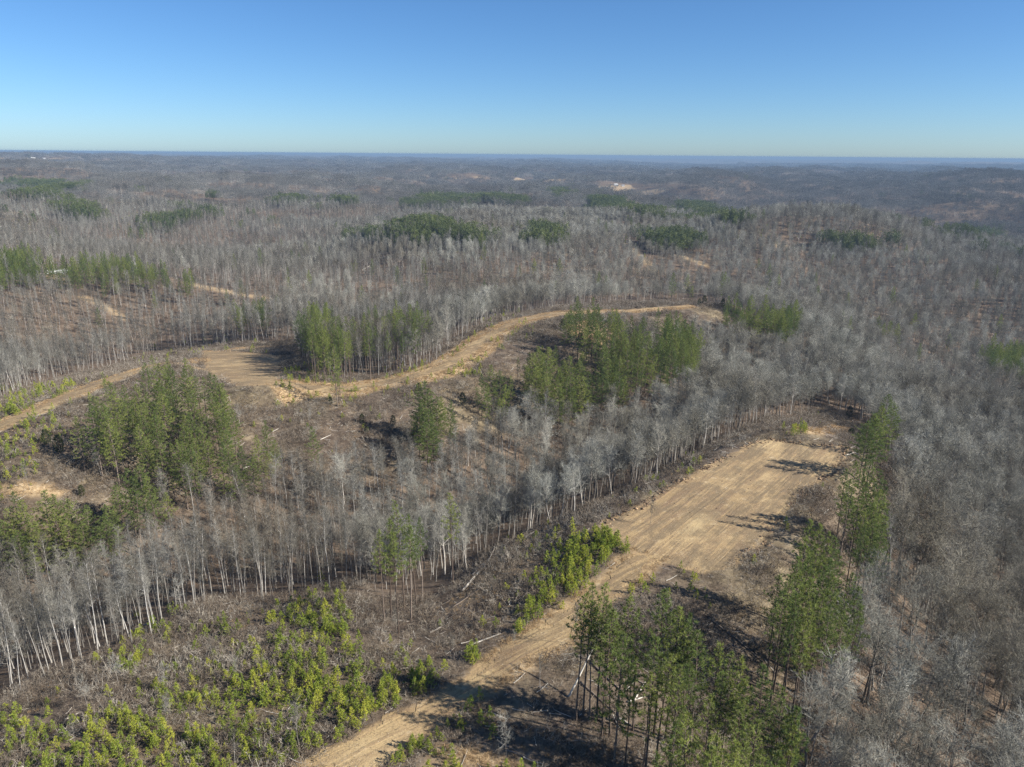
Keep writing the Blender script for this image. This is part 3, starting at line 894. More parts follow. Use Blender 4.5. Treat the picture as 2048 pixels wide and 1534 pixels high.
FARST = [('0 492;40 497;90 517;180 512;240 512;300 522;360 546;366 560;280 546;200 537;150 541;90 541;0 546', 16), ('788 437;830 431;900 441;960 451;985 463;940 469;850 463;790 459', 16),
         ('1055 448;1090 444;1130 460;1120 472;1060 468', 15), ('1285 456;1340 451;1400 461;1420 476;1330 476', 16), ('285 426;340 421;400 413;430 413;420 426;330 446;290 446', 15),
         ('118 397;150 395;180 410;190 424;150 425;120 410', 15), ('15 357;70 356;130 362;150 372;90 374;20 368', 16), ('70 374;110 376;90 390;40 386', 15), ('825 388;870 385;960 386;960 396;900 404;840 402', 16), ('960 388;1000 387;1060 398;1058 406;1030 398;985 396', 15),
         ('1180 389;1240 393;1300 413;1322 426;1260 421;1190 406', 16), ('1370 403;1420 403;1462 431;1400 431;1370 416', 16), ('528 389;560 387;600 392;590 398;540 397', 15), ('1645 473;1700 469;1780 469;1790 479;1700 489', 12),
         ('1900 452;1960 455;1990 466;1930 462', 13), ('1990 690;2060 685;2060 735;2000 725', 16), ('460 620;490 612;545 614;548 622;500 628', 14), ('700 462;730 466;780 474;740 476', 12), ('1100 375;1135 376;1140 392;1115 392', 14), ('640 396;680 396;720 400;700 404', 13), ('415 384;470 388;460 396;420 396', 14)]
fp = []
for s, h in FARST:
    P = poly(s, h)
    d = np.hypot(*P.mean(0))
    sp = 4.2 if d < 700 else 7.5
    X, Y = jitter_grid(P[:, 0].min(), P[:, 0].max(), P[:, 1].min(), P[:, 1].max(), sp, int(h * 31 + len(s)))
    rg = fbm(X / (d * .022), Y / (d * .022), 91, 2) * d * .028
    m = (sdf(P, X, Y) < rg) & (RNG.random(len(X)) > .16)
    for x, y in zip(X[m], Y[m]):
        fp.append((x, y, d < 700))
for _ in range(420):                                            # odd pines scattered through the far woods
    az = random.uniform(-.66, .66); r = math.exp(random.uniform(math.log(430), math.log(5200)))
    fp.append((r * math.sin(az), r * math.cos(az), r < 900))
FP = np.array([(a, b) for a, b, c_ in fp]); FN = np.array([c_ for a, b, c_ in fp])
FZ = terr(FP[:, 0], FP[:, 1])

# ------------------------------------------------------------------ bare hardwoods over everything that is not cleared
PP = np.array([(p[0], p[1]) for p in pine_pts if p[4] not in ('bowl', 'bowlback')] + [(x, y) for x, y, nr in fp[:-420] if nr])
PR = np.array([1.7 if p[4] in ('edge', 'tip', 'straggle', 'mid', 'track', 'padend') else 1.0 for p in pine_pts if p[4] not in ('bowl', 'bowlback')] + [1.0] * (len(PP) - sum(p[4] not in ('bowl', 'bowlback') for p in pine_pts)))
def near_pine(X, Y, r):
    out = np.zeros(len(X), bool)
    for i in range(0, len(X), 4000):
        d2 = (X[i:i + 4000, None] - PP[None, :, 0]) ** 2 + (Y[i:i + 4000, None] - PP[None, :, 1]) ** 2
        out[i:i + 4000] = (d2 / PR[None] ** 2).min(1) < r * r
    return out

def woods(r0, r1, s, seed, half):
    X, Y = jitter_grid(-r1 * .85, r1 * .85, 0, r1, s, seed)
    R = np.hypot(X, Y)
    m = (R >= r0) & (R < r1) & (np.abs(np.arctan2(X, Y)) < half)
    X, Y, R = X[m], Y[m], R[m]
    m = (sdf_any(CLEAR, X, Y) > .5) & (sdf_any(ROAD + PAD, X, Y) > 3) & (sdf_any(FIELD, X, Y) > 2)
    X, Y, R = X[m], Y[m], R[m]
    thin = sstep(.18, .42, fbm(X / 85, Y / 85, 41, 2)) * sstep(330, 480, R)
    m = vnoise(X / 23, Y / 23, 77) * .5 + RNG.uniform(-.5, .5, len(X)) > -.62 + thin * .42
    return X[m], Y[m], R[m]

X1, Y1, R1 = woods(35, 420, 3.1, 1, .92)
k = ~near_pine(X1, Y1, 3.2)
X1, Y1, R1 = X1[k], Y1[k], R1[k]
X2, Y2, R2 = woods(420, 1250, 4.7, 2, .74)
k = ~near_pine(X2, Y2, 3.0)
X2, Y2, R2 = X2[k], Y2[k], R2[k]
BX, BY, BR = np.concatenate([X1, X2]), np.concatenate([Y1, Y2]), np.concatenate([R1, R2])
BZ = terr(BX, BY)
AZ = np.degrees(np.arctan2(BX, BY))
ptall = np.clip(.5 - (AZ + vnoise(BX / 60, BY / 60, 5) * 14 + 7) / 22, .06, .93)
u_ = RNG.random(len(BX)); w_ = RNG.random(len(BX))
BV = np.where(u_ < ptall, 6 + RNG.integers(0, 6, len(BX)), RNG.integers(0, 6, len(BX)))
BV = np.where(w_ < .24, 12 + RNG.integers(0, 3, len(BX)), BV)
kp = (BV >= 6) | (RNG.random(len(BX)) < np.where(BR < 420, np.where(AZ > 8, .92, .70), .90))       # broad crowns stand wider apart
BX, BY, BR, BZ, BV, AZ = BX[kp], BY[kp], BR[kp], BZ[kp], BV[kp], AZ[kp]
BS = RNG.uniform(.58, .98, len(BX)) * (1 + .12 * vnoise(BX / 70, BY / 70, 15))
BT = RNG.uniform(0, 6.283, len(BX))
print('hardwoods', len(BX), round(time.time() - T0, 1))

def make(kind, parts, loc, rz, sc_, lean=.012):
    """one plant: an Empty at its foot with a trunk and a crown"""
    e = bpy.data.objects.new(kind, None)
    COL.objects.link(e)
    e.location = loc; e.rotation_euler = (random.gauss(0, lean), random.gauss(0, lean), rz); e.scale = (sc_[0], sc_[1], sc_[2]) if isinstance(sc_, tuple) else (sc_, sc_, sc_)
    e.empty_display_size = .5
    link('trunk', parts[0], e); link('crown', parts[1], e)
    return e

# nearest 300 hardwoods in the frame as things
fx, fy, fd = project(BX, BY, BZ + 13 * BS)
gx, gy, gd = project(BX, BY, BZ + 3)
hgt = np.array([(18, 20.5, 12)[0 if v < 6 else 1 if v < 12 else 2] for v in BV]) * BS
vis = (fx > 15) & (fx < W2 - 15) & (fy > 10) & (fy < H2 - 15)
size = np.where(vis, hgt / fd, 0)
order = np.argsort(-size)
IND = order[:300]
rest = np.ones(len(BX), bool); rest[IND] = False
bare_objs = []
for i in IND:
    o = make('bare_tree', BARES[BV[i]], (BX[i], BY[i], BZ[i]), BT[i], float(BS[i]), .05)
    bare_objs.append((o, fx[i], fy[i], fd[i], BV[i], hgt[i]))
ri = np.nonzero(rest)[0]
stuff('bare_woods', [b[2] for b in BARES], np.stack([BX[ri], BY[ri], BZ[ri]], -1), BV[ri], np.stack([RNG.normal(0, .05, len(ri)), RNG.normal(0, .05, len(ri)), BT[ri]], -1), np.repeat(BS[ri][:, None], 3, 1),
      'leafless grey hardwood forest covering the hollows and far ridges', 'woods', ['bark_grey', 'twig'])
# far woodland
XF, YF, RF = woods(1250, 6400, 27, 3, .72)
FPF = FP[:-420][~FN[:-420]]
XG, YG, RG = woods(6400, 10400, 46, 4, .70)
XF, YF, RF = np.concatenate([XF, XG]), np.concatenate([YF, YG]), np.concatenate([RF, RG])
m = (sdf_any(FIELD, XF, YF, 200) > 16) & np.array([np.min((FPF[:, 0] - x) ** 2 + (FPF[:, 1] - y) ** 2) > 90 for x, y in zip(XF, YF)])
XF, YF, RF = XF[m], YF[m], RF[m]
n = len(XF)
sF = RNG.uniform(.85, 1.15, n) * np.where(RF > 6400, 1.7, 1)
stuff('far_woods', PATCH, np.stack([XF, YF, terr(XF, YF)], -1), RNG.integers(0, 5, n), np.stack([np.zeros(n), np.zeros(n), RNG.uniform(0, 6.28, n)], -1), np.stack([sF, sF, np.minimum(sF, 1.2) * RNG.uniform(.8, 1.2, n)], -1),
      'leafless woodland fading blue towards the horizon', 'woods', ['bark_grey', 'twig_far'])
print('far patches', n, round(time.time() - T0, 1))

# pines: the 300 that show largest are things
pz = np.array([p[:4] for p in pine_pts])
qx, qy, qd = project(pz[:, 0], pz[:, 1], pz[:, 2] + pz[:, 3] * .75)
order = np.argsort(-(pz[:, 3] / qd * ((qx > -10) & (qx < W2 + 10) & (qy < H2 + 30))))
pine_objs = []; left = []
for rank, i in enumerate(order):
    x, y, z, h, key, v = pine_pts[i]
    if rank < 300:
        w = h / 20 * random.uniform(.9, 1.12) * (1.3 if key in ('edge', 'tip', 'straggle', 'mid', 'track', 'padend', 'flank') else 1)
        o = make('pine_tree', PINES[v], (x, y, z), random.uniform(0, 6.28), (w, w, h / 20))
        pine_objs.append((o, qx[i], qy[i], qd[i], key, h))
    else:
        left.append(i)
nearP = [(pine_pts[i][0], pine_pts[i][1], pine_pts[i][2], pine_pts[i][5], pine_pts[i][3] / 20) for i in left] + [(FP[i, 0], FP[i, 1], FZ[i], random.randrange(6, 11), random.uniform(.72, .98)) for i in np.nonzero(FN)[0]]
a = np.array(nearP); n = len(a)
stuff('pine_woods', [p[2] for p in PINES], a[:, :3], a[:, 3].astype(int), np.stack([np.zeros(n), np.zeros(n), RNG.uniform(0, 6.28, n)], -1), np.repeat(a[:, 4:5], 3, 1) * RNG.uniform(.9, 1.15, (n, 1)),
      'dark green pine stands among the bare woods of the middle ridges', 'pines', ['pine_bark', 'needle'])
fi = np.nonzero(~FN)[0]; n = len(fi)
s_ = RNG.uniform(.8, 1.15, n)
stuff('far_pine_woods', FARPINE, np.stack([FP[fi, 0], FP[fi, 1], FZ[fi] + 1.0], -1), RNG.integers(0, 4, n), np.stack([np.zeros(n), np.zeros(n), RNG.uniform(0, 6.28, n)], -1), np.repeat(s_[:, None], 3, 1),
      'distant dark green pine stands', 'pines', ['pine_bark', 'needle'])
print('pines', len(pine_objs), len(nearP), n, round(time.time() - T0, 1))

# ------------------------------------------------------------------ young pines in the clearings: pixel x, y, radius, how many, tallness
SAPC = {
 'in the near sapling clearing': '120 1520 90 26 1;250 1440 70 26 1;300 1480 70 26 1;360 1500 80 30 1;450 1480 70 26 1;540 1470 70 26 1;620 1500 60 22 1;530 1520 60 20 1;60 1440 60 16 .9;50 1500 50 12 1;200 1500 70 22 1;400 1540 80 24 1;250 1545 80 22 1;680 1440 60 22 1.1;90 1560 90 20 1',
 'in the middle sapling clearing': '480 1390 70 26 1;400 1400 60 14 .9;560 1335 70 30 1.05;620 1300 70 30 1.05;590 1390 70 26 1;620 1360 60 20 1;330 1390 40 12 1;300 1350 50 8 .8;420 1330 50 10 .8;370 1300 60 9 .8;500 1300 60 10 .8',
 'at the far sapling corner': '650 1225 45 24 1.1;670 1260 40 20 1.1;590 1215 40 14 1;560 1240 40 10 .9;450 1262 40 12 .9;300 1268 30 10 .9;260 1325 40 12 1;215 1330 30 5 .8;350 1230 40 4 .8',
 'above the dirt road': '720 1420 45 18 1.1;710 1340 36 16 1.1;770 1400 45 20 1.1;840 1370 36 14 1.1;870 1345 24 6 1;800 1330 40 7 .8;790 1300 40 6 .8',
 'above the grassy road': '1240 1090 36 30 1.25;1200 1085 36 24 1.25;1180 1110 40 28 1.25;1140 1130 44 28 1.2;1120 1165 34 20 1.2;1150 1165 30 16 1.2;1100 1200 34 18 1.2;1060 1235 26 12 1.1;1045 1260 22 8 1.1;1110 1090 40 12 1;1040 1110 34 8 .9;1020 1170 40 7 .8;930 1320 36 9 1;1000 1230 30 4 .8;960 1250 40 4 .8',
 'below the dirt road': '780 1520 40 10 1;830 1500 36 9 1;880 1490 30 7 .9;900 1440 30 7 .9;930 1415 20 5 1;960 1390 20 4 .9;965 1450 20 3 .8;985 1480 30 4 .8;900 1540 40 8 .9;1000 1540 50 6 .8',
 'on brush by the pad': '1330 1118 14 3 1;1300 1180 36 7 .8;1390 1140 40 6 .7;1420 1190 40 4 .7;1360 1170 40 5 .7;1270 1200 30 4 .7;1500 1130 30 3 .7;1575 1060 16 2 .9;1640 975 10 2 .9',
 'at the pad edges': '1590 860 16 12 1;1605 862 14 10 1;1640 845 20 3 .8;1370 935 30 6 .9;1330 955 30 8 .9;1400 925 20 5 .9;1300 985 26 4 .8;1240 1020 26 4 .8;1350 1010 4 1 .7'}
SAPF = '50 790 60 70 1.2;110 780 40 40 1.2;20 820 40 40 1.2;150 775 25 14 1.1;200 750 20 8 1;60 870 50 26 1.1;20 890 40 22 1;110 845 30 14 1;10 960 40 12 1;60 940 40 8 .9;610 765 40 26 1.1;580 755 25 16 1.1;650 768 30 16 1;700 770 30 10 1;330 715 30 16 1;400 700 20 14 1;450 697 30 14 1;510 693 20 8 1;280 733 25 10 1;1000 627 36 34 1.3;975 640 24 16 1.2;940 690 20 10 1;900 720 25 14 1;850 745 30 14 1;800 752 30 14 1;900 750 30 12 1;930 745 25 14 1.1;960 720 20 8 1;1050 650 30 10 1;1030 670 20 8 1;1000 690 20 6 1;760 790 40 8 .9;700 800 40 8 .9;600 795 40 8 .9;820 795 20 8 1;560 800 20 4 1;650 840 60 6 .9;760 850 60 6 .9;560 840 50 5 .9;1090 700 20 6 1;1200 690 30 6 1;' \
       '30 440 40 40 1.8;60 455 30 30 1.8;220 452 60 50 1.8;240 440 40 30 1.8;130 435 40 20 1.8;810 475 30 26 1.6;850 480 40 20 1.6;900 495 40 20 1.5;1020 465 36 26 1.8;1240 474 30 26 1.8;1290 490 30 14 1.6;1560 478 50 24 1.7;1640 482 50 20 1.7;1480 480 40 14 1.7;1740 480 40 14 1.7;960 505 40 10 1.4;1000 630 20 8 1.2'
sap = []
NOGO = ROAD + PAD
for where, s in list(SAPC.items()) + [('', SAPF)]:
    for q_ in s.split(';'):
        cx, cy, rad, n, tall = [float(v) for v in q_.split()]
        a = np.array([(cx + random.gauss(0, .6) * rad, cy + random.gauss(0, .55) * rad * .75) for _ in range(int(n * (1.0 if 'near' in where else 1.5 if 'sapling' in where else 1.15)))])
        hp = hit(a[:, 0], a[:, 1])
        c0 = np.median(hp[:, :2], 0)
        ok = (sdf_any(NOGO, hp[:, 0], hp[:, 1]) > .6) & (np.hypot(hp[:, 0] - c0[0], hp[:, 1] - c0[1]) < 60)
        for x, y, z in hp[ok]:
            sap.append((x, y, z, tall * random.choice([.45, .55, .66, .8, .92, 1.05, 1.2]), where))
SX = np.array([p[:4] for p in sap])
hx, hy, hd = project(SX[:, 0], SX[:, 1], SX[:, 2] + 1)
sz = SX[:, 3] / hd * np.array([1.0 if p[4] else 0 for p in sap]) * ((hx > 8) & (hx < W2 - 8) & (hy < H2 - 6))
order = np.argsort(-sz)
sap_objs = []
for i in order[:300]:
    k = random.randrange(5); w = sap[i][3]
    o = make('pine_sapling', SAPS[k], tuple(SX[i, :3]), random.uniform(0, 6.28), (w * random.uniform(.8, 1.1),) * 2 + (w,))
    sap_objs.append((o, hx[i], hy[i], sap[i][4]))
ri = order[300:]; n = len(ri)
stuff('pine_saplings', [p[2] for p in SAPS], SX[ri, :3], RNG.integers(0, 5, n), np.stack([np.zeros(n), np.zeros(n), RNG.uniform(0, 6.28, n)], -1), np.stack([SX[ri, 3] * 1.15] * 2 + [SX[ri, 3]], -1),
      'low green young pines dotting the roadsides and far clearings', 'saplings', ['pine_bark', 'sapling_needle'])
print('saplings', len(sap), round(time.time() - T0, 1))

# ------------------------------------------------------------------ brush, dry grass, slash, clods
def cover(Ps, s, seed, rmax, avoid, pad=0.0):
    lo = np.min([P.min(0) for P in Ps], 0); hi = np.max([P.max(0) for P in Ps], 0)
    X, Y = jitter_grid(max(lo[0], -300), min(hi[0], 300), max(lo[1], 40), min(hi[1], rmax), s, seed)
    m = (np.hypot(X, Y) < rmax) & (sdf_any(Ps, X, Y) < pad)
    X, Y = X[m], Y[m]
    m = sdf_any(ROAD + PAD, X, Y) > avoid
    X, Y = X[m], Y[m]
    Z = terr(X, Y)
    m = in_view(X, Y, Z, 120, 120)
    return X[m], Y[m], Z[m]

X, Y, Z = cover(CLEAR, 1.05, 51, 420, .5, 4)
dens = fbm(X / 9, Y / 9, 61, 3)
gsd = sdf_any(GRASSY, X, Y)
m = (dens + RNG.uniform(-.45, .45, len(X)) > -.16) & ((gsd > .5) | (RNG.random(len(X)) < .12))
X, Y, Z, dens = X[m], Y[m], Z[m], dens[m]; n = len(X)
s_ = RNG.uniform(.5, 1.5, n) * (1 + dens * .7)
stuff('brush', BRUSH, np.stack([X, Y, Z], -1), RNG.integers(0, 6, n), np.stack([RNG.normal(0, .15, n), RNG.normal(0, .15, n), RNG.uniform(0, 6.28, n)], -1), np.stack([s_ * 1.1, s_ * 1.1, s_ * .85], -1),
      'leafless reddish brown brush and bramble over the cleared slopes', 'brush', ['brush'])
nb_ = n
X, Y, Z = cover(GRASSY, .62, 52, 420, -2.5)
rs = sdf_any(ROAD, X, Y)
m = fbm(X / 4, Y / 4, 63, 2) + RNG.uniform(-.5, .5, len(X)) > np.where(rs < 0, np.where(Y > 190, .12, .22), -.08)
m &= ~((rs < 0) & (sdf_any(ROAD[:1], X, Y) < 0) & (Y < hit([960], [1385])[0, 1]))
X, Y, Z = X[m], Y[m], Z[m]; n = len(X)
s_ = RNG.uniform(.45, 1.1, n) * np.where(sdf_any(ROAD, X, Y) < 0, .5, 1)
X2_, Y2_, Z2_ = cover(CLEAR, 1.3, 58, 330, .3)
m = fbm(X2_ / 14, Y2_ / 14, 66, 2) + RNG.uniform(-.15, .15, len(X2_)) > .10
X2_, Y2_, Z2_ = X2_[m], Y2_[m], Z2_[m]; n2 = len(X2_)
X, Y, Z = np.concatenate([X, X2_]), np.concatenate([Y, Y2_]), np.concatenate([Z, Z2_]); s_ = np.concatenate([s_, RNG.uniform(.4, .8, n2)]); n = len(X)
stuff('dry_grass', GRASS, np.stack([X, Y, Z], -1), RNG.integers(0, 4, n), np.stack([np.zeros(n), np.zeros(n), RNG.uniform(0, 6.28, n)], -1), np.stack([s_, s_, s_], -1),
      'pale tan dry grass along the dirt tracks', 'grass', ['dry_grass'])
X, Y, Z = cover(CLEAR, 2.1, 53, 300, .5)
m = RNG.random(len(X)) < .8
X, Y, Z = X[m], Y[m], Z[m]; n = len(X)
STICK = []
for k in range(4):
    b = MB(); p_, _ = bend(Vector((-1, 0, .06)), Vector((1, 0, 0)), 2, 3, .12); b.tube(p_, [.05, .045, .035, .02], 4); STICK.append(b.mesh('stick', [M['log_pale' if k < 2 else 'log_brown']]))
s_ = RNG.uniform(.3, 1.1, n)
stuff('slash', STICK, np.stack([X, Y, Z + .05], -1), RNG.integers(0, 4, n), np.stack([RNG.normal(0, .1, n), RNG.normal(0, .15, n), RNG.normal(.5, 1.2, n)], -1), np.stack([s_ * 1.2, s_, s_], -1),
      'broken branches and logging slash lying on the cleared ground', 'debris', ['log_pale', 'log_brown'])
cp = []
for P, step, wid, big in ((PAD[0], .16, 1.5, .30), (PAD[1], .6, 1.2, .25)):
    for a_, b_ in zip(P, np.roll(P, -1, 0)):
        L = np.hypot(*(b_ - a_))
        for t in np.arange(0, L, step):
            p = a_ + (b_ - a_) * t / L + RNG.normal(0, wid * .45, 2)
            if fbm(np.array([p[0] / 5]), np.array([p[1] / 5]), 71, 2)[0] > -.15:
                cp.append((p[0], p[1], min(.55, big * RNG.lognormal(-.35, .5))))
for P in PAD:
    r_ = P.min(0) + RNG.random((1500, 2)) * (P.max(0) - P.min(0))
    r_ = r_[sdf(P, r_[:, 0], r_[:, 1]) < 0]
    cp += [(x, y, min(.2, .09 * RNG.lognormal(0, .5))) for x, y in r_]
cp = np.array(cp)
m = sdf_any(ROAD, cp[:, 0], cp[:, 1]) > .5
cp = cp[m]; n = len(cp)
stuff('dirt_clods', CLODS, np.stack([cp[:, 0], cp[:, 1], terr(cp[:, 0], cp[:, 1])], -1), RNG.integers(0, 5, n), RNG.uniform(0, 6.28, (n, 3)) * np.array([.1, .1, 1]), np.stack([cp[:, 2]] * 3, -1),
      'broken clods of earth pushed up along the edges of the bare pads', 'clods', ['clod'])
print('cover', nb_, n, round(time.time() - T0, 1))

# ------------------------------------------------------------------ fallen trunks, cedars, small bare trees
def log(x0, y0, x1, y1, r, mat, name, label, tip=0.0, branches=0, group=None):
    a, b = [Vector(v) for v in hit([x0, x1], [y0, y1], [0, tip])]
    b.z += tip
    d = b - a; L = d.length
    mb = MB()
    pts = []
    for k in range(7):
        t = k / 6
        p = d * t
        g = float(terr(np.array([a.x + p.x]), np.array([a.y + p.y]))[0]) - a.z + r * .7
        zz = p.z + (r * .5) if tip else g
        pts.append(Vector((p.x + random.gauss(0, .03) * L * .12, p.y + random.gauss(0, .03) * L * .12, zz)))
    mb.tube(pts, [r * (1.15 - .75 * k / 6) for k in range(7)], 7, True)
    o = link(name, None) if False else bpy.data.objects.new(name, None); 
    if o.name not in COL.objects: COL.objects.link(o)
    o.location = a
    link('trunk', mb.mesh('log', [M[mat]], True), o)
    for k in range(branches):
        i = random.randrange(3, 6)
        dd = (d.normalized() + rdir(.3) * .8).normalized()
        mb2 = MB(); bp, _ = bend(pts[i], dd, L * random.uniform(.12, .3), 3, .15, 0); mb2.tube(bp, [r * .4, r * .3, r * .2, r * .08], 5)
        link('branch', mb2.mesh('branch', [M[mat]], True), o)
    return tag(o, label, 'log' if not tip else 'dead tree', group)

log(1137, 1394, 1206, 1258, .13, 'log_pale', 'leaning_dead_tree', 'white dead trunk leaning through the pines at the road bend', 8.5, 2)
log(925, 1184, 1013, 1090, .19, 'log_pale', 'fallen_tree', 'long pale fallen tree lying up the slope below the saplings', 0, 5)
log(945, 1150, 1000, 1098, .11, 'log_pale', 'fallen_tree', 'thinner pale trunk lying alongside the long fallen tree', 0, 2)
log(905, 1215, 965, 1175, .11, 'log_brown', 'fallen_tree', 'dark fallen trunk in the hollow foot of the long pale one', 0, 2)
LOGS = '''1050 1076 1070 1063 .14 p short pale log at the edge of the woods above the saplings
860 1266 888 1252 .16 p pale log on the brushy slope left of the grassy road
940 1291 1001 1268 .14 p long thin pale log pointing at the grassy road
783 1240 818 1244 .14 p pale log below the lone pines in the woods edge
405 1394 452 1370 .15 p thick pale log in the middle of the sapling clearing
362 1412 402 1392 .12 p thin pale log at the lower end of the thick clearing log
1147 1310 1295 1372 .20 b long dark fallen trunk crossing under the road bend pines
1180 1326 1262 1402 .17 b dark trunk lying steeply under the road bend pines
1160 1365 1240 1436 .15 b dark trunk lowest on the ground under the pines
1268 1402 1291 1364 .14 p short pale broken trunk among the road bend pines
1255 1405 1290 1394 .12 p small pale log on dark ground under the pines
1232 1434 1262 1452 .17 p whitish log at the foot of the nearest pines
1416 1236 1527 1326 .16 b long thin dark log on the brush between two pine stands
1742 905 1772 915 .16 p pale log under the pines at the pad end
1648 1028 1657 1019 .13 p short grey log above the right hand pine stand
1690 912 1712 905 .14 p pale log on the berm corner of the large pad
95 1373 128 1368 .12 p thin pale log at the foot of the left hollow trees
288 1251 328 1245 .15 p pale log along the woods edge beside the clearing
498 1310 516 1300 .11 p small pale log in the upper sapling clearing
640 1336 657 1327 .11 p small pale log between dense saplings
545 864 558 857 .15 p pale log near the straggling pines on the far ridge
640 880 662 870 .13 p pale log on the brown slope below the ridge track
484 938 512 929 .14 p pale log leaning out below the long pine stand
718 524 746 506 .30 p white fallen trunk on the far wooded knoll
724 540 748 526 .28 p lower white fallen trunk on the far wooded knoll
1010 1500 1090 1530 .10 b thin dark log in the brush at the lower edge
130 1440 160 1425 .10 p thin pale log beside the nearest left saplings
1480 1480 1500 1462 .12 p pale log under the last pines at the lower edge'''
for ln in LOGS.split('\n'):
    v = ln.split(' ', 6)
    log(*[float(t) for t in v[:5]], 'log_pale' if v[5] == 'p' else 'log_brown', 'fallen_log', v[6])

def place(kind, parts, px, py, w, label, cat, group=None):
    p = hit([px], [py])[0]
    o = make(kind, parts, tuple(p), random.uniform(0, 6.28), w)
    return tag(o, label, cat, group)
CED = '''926 812 .95 dark cedar in the shadow right of the tall mid slope pines
724 846 .6 small dark cedar on the open brown slope
786 852 .7 dark round cedar right of the small slope cedar
733 868 .5 lowest small dark cedar on the open brown slope
662 808 .5 small dark cedar just below the ridge track
165 992 .6 dark round cedar in the dry grass clearing on the left
832 878 .9 dark cedar at the foot of the tall mid slope pines
1698 836 1.0 dark cedar beyond the end of the large pad
1700 880 .8 dark cedar at the corner of the large pad
1622 802 1.2 dark cedar at the woods edge above the pad
1398 612 .8 left of two dark cedars on the far track end
1408 609 1.0 taller of two dark cedars on the far track end
1445 616 1.0 dark cedar left of the far knoll pines
1160 690 1.0 dark cedar under the front of the ridge pines
1178 694 .8 smaller dark cedar under the front of the ridge pines
1486 680 .8 dark cedar on the brown bank below the knoll pines
1125 660 1.0 dark cedar beside the bend of the ridge track
120 905 1.0 dark cedar in the deep shade of the long stand
95 890 .9 dark cedar at the shaded west edge of the long stand'''
for ln in CED.split('\n'):
    v = ln.split(' ', 3)
    place('cedar_tree', CEDARS[random.randrange(3)], float(v[0]), float(v[1]), float(v[2]), v[3], 'cedar tree')

SB = '''507 1262 .42 white barked small leafless tree at the top of the sapling clearing
474 1370 .42 thin pale leafless stem in the middle of the clearing
600 1500 .62 leafless young tree beside the dirt road among saplings
470 1534 .5 leafless stem at the lower edge between saplings
908 1322 .42 grey leafless bush beside the start of the grassy road
795 1275 .5 thin leafless tree on the slope below the lone pines
1030 1300 .3 small leafless stem beside the grassy road
238 1372 .5 slender leafless tree leaning at the woods edge
176 1420 .5 slender pale stem near the left edge of clearing
330 1385 .5 slender pale stem left of the thick clearing log
430 1330 .45 small leafless tree above the thick clearing log
1150 1290 .6 twiggy grey tree left of the road bend pines
1080 1375 .45 dead looking thin stem on the dark brush below the road
1010 1540 .6 twiggy leafless shrub at the lower edge of the brush
1000 1150 .5 grey leafless sapling beside the long fallen tree
1075 1130 .5 grey leafless sapling among the slope saplings
1300 1050 .5 leafless thicket tree at the left corner of the pad
1720 880 .5 leafless small tree under the pad end pines
340 1450 .4 small leafless tree between the nearest saplings
150 1490 .4 small leafless tree near the nearest left saplings
560 860 .5 thin leafless tree on the brown slope of the far ridge
620 850 .5 pale stem in the middle of the brown slope
480 850 .6 pale stem right beside the long pine stand
60 980 .6 bent leafless tree in the left dry clearing
120 960 .5 small leafless tree in the left dry clearing
190 950 .7 pale leafless tree in front of the shaded cedars
205 960 .75 taller pale leafless tree in front of the shaded cedars'''
for ln in SB.split('\n'):
    v = ln.split(' ', 3)
    place('bare_sapling', THINS[random.randrange(3)], float(v[0]), float(v[1]), float(v[2]), v[3], 'young tree')

# ------------------------------------------------------------------ far buildings
q = NT('white_paint'); M['white'] = q.out((.55, .55, .53), .6)
q = NT('roof_metal'); M['roof'] = q.out((.30, .30, .31), .5)
q = NT('dark_wood'); M['dark'] = q.out((.03, .028, .025), .9)
q = NT('window_glass'); M['glass'] = q.out((.03, .035, .04), .15, spec=.5)
def house(name, px, py, w, d, h, label, cat, lift=0.0, wall='white', roof='roof'):
    p = hit([px], [py], lift)[0]
    e = bpy.data.objects.new(name, None); COL.objects.link(e)
    e.location = p; e.rotation_euler = (0, 0, math.atan2(-p[0], p[1]) + .25)
    b = MB(); b.box(-w / 2, -d / 2, -1, w / 2, d / 2, h)
    i = len(b.v); b.v += [Vector((-w / 2, -d / 2, h)), Vector((-w / 2, d / 2, h)), Vector((-w / 2, 0, h + d * .3)), Vector((w / 2, -d / 2, h)), Vector((w / 2, d / 2, h)), Vector((w / 2, 0, h + d * .3))]
    b.f += [(i, i + 2, i + 1), (i + 3, i + 4, i + 5)]; b.m += [0, 0]
    link('wall', b.mesh('wall', [M[wall]]), e)
    r = MB(); o_ = .5
    for sgn in (-1, 1):
        k = len(r.v)
        r.v += [Vector((-w / 2 - o_, sgn * (d / 2 + o_), h - .25)), Vector((w / 2 + o_, sgn * (d / 2 + o_), h - .25)), Vector((w / 2 + o_, 0, h + d * .3 + .12)), Vector((-w / 2 - o_, 0, h + d * .3 + .12))]
        r.f.append((k, k + 1, k + 2, k + 3)); r.m.append(0)
    link('roof', r.mesh('roof', [M[roof]]), e)
    for k in range(3):
        x = -w / 2 + w * (k + .5) / 3
        g = MB()
        if k == 1: g.box(x - .55, -d / 2 - .06, 0, x + .55, -d / 2 - .003, 2.1)
        else: g.box(x - .7, -d / 2 - .05, 1.0, x + .7, -d / 2 - .003, 2.2)
        link('door' if k == 1 else 'window', g.mesh('opening', [M['glass']]), e)
    return tag(e, label, cat)
house('farm_house', 1232, 371, 11, 7, 3.5, 'white farmhouse in the small field among far woods', 'house', roof='white')
house('shed', 1246, 372.5, 9, 6, 3, 'low shed right of the white far farmhouse', 'shed')
house('barn', 66, 315.5, 20, 9, 4, 'long pale barn at the edge of the far tan field', 'barn', 4, roof='white')
house('shed', 88, 316.5, 11, 8, 3.5, 'smaller pale shed right of the long far barn', 'shed', 4)
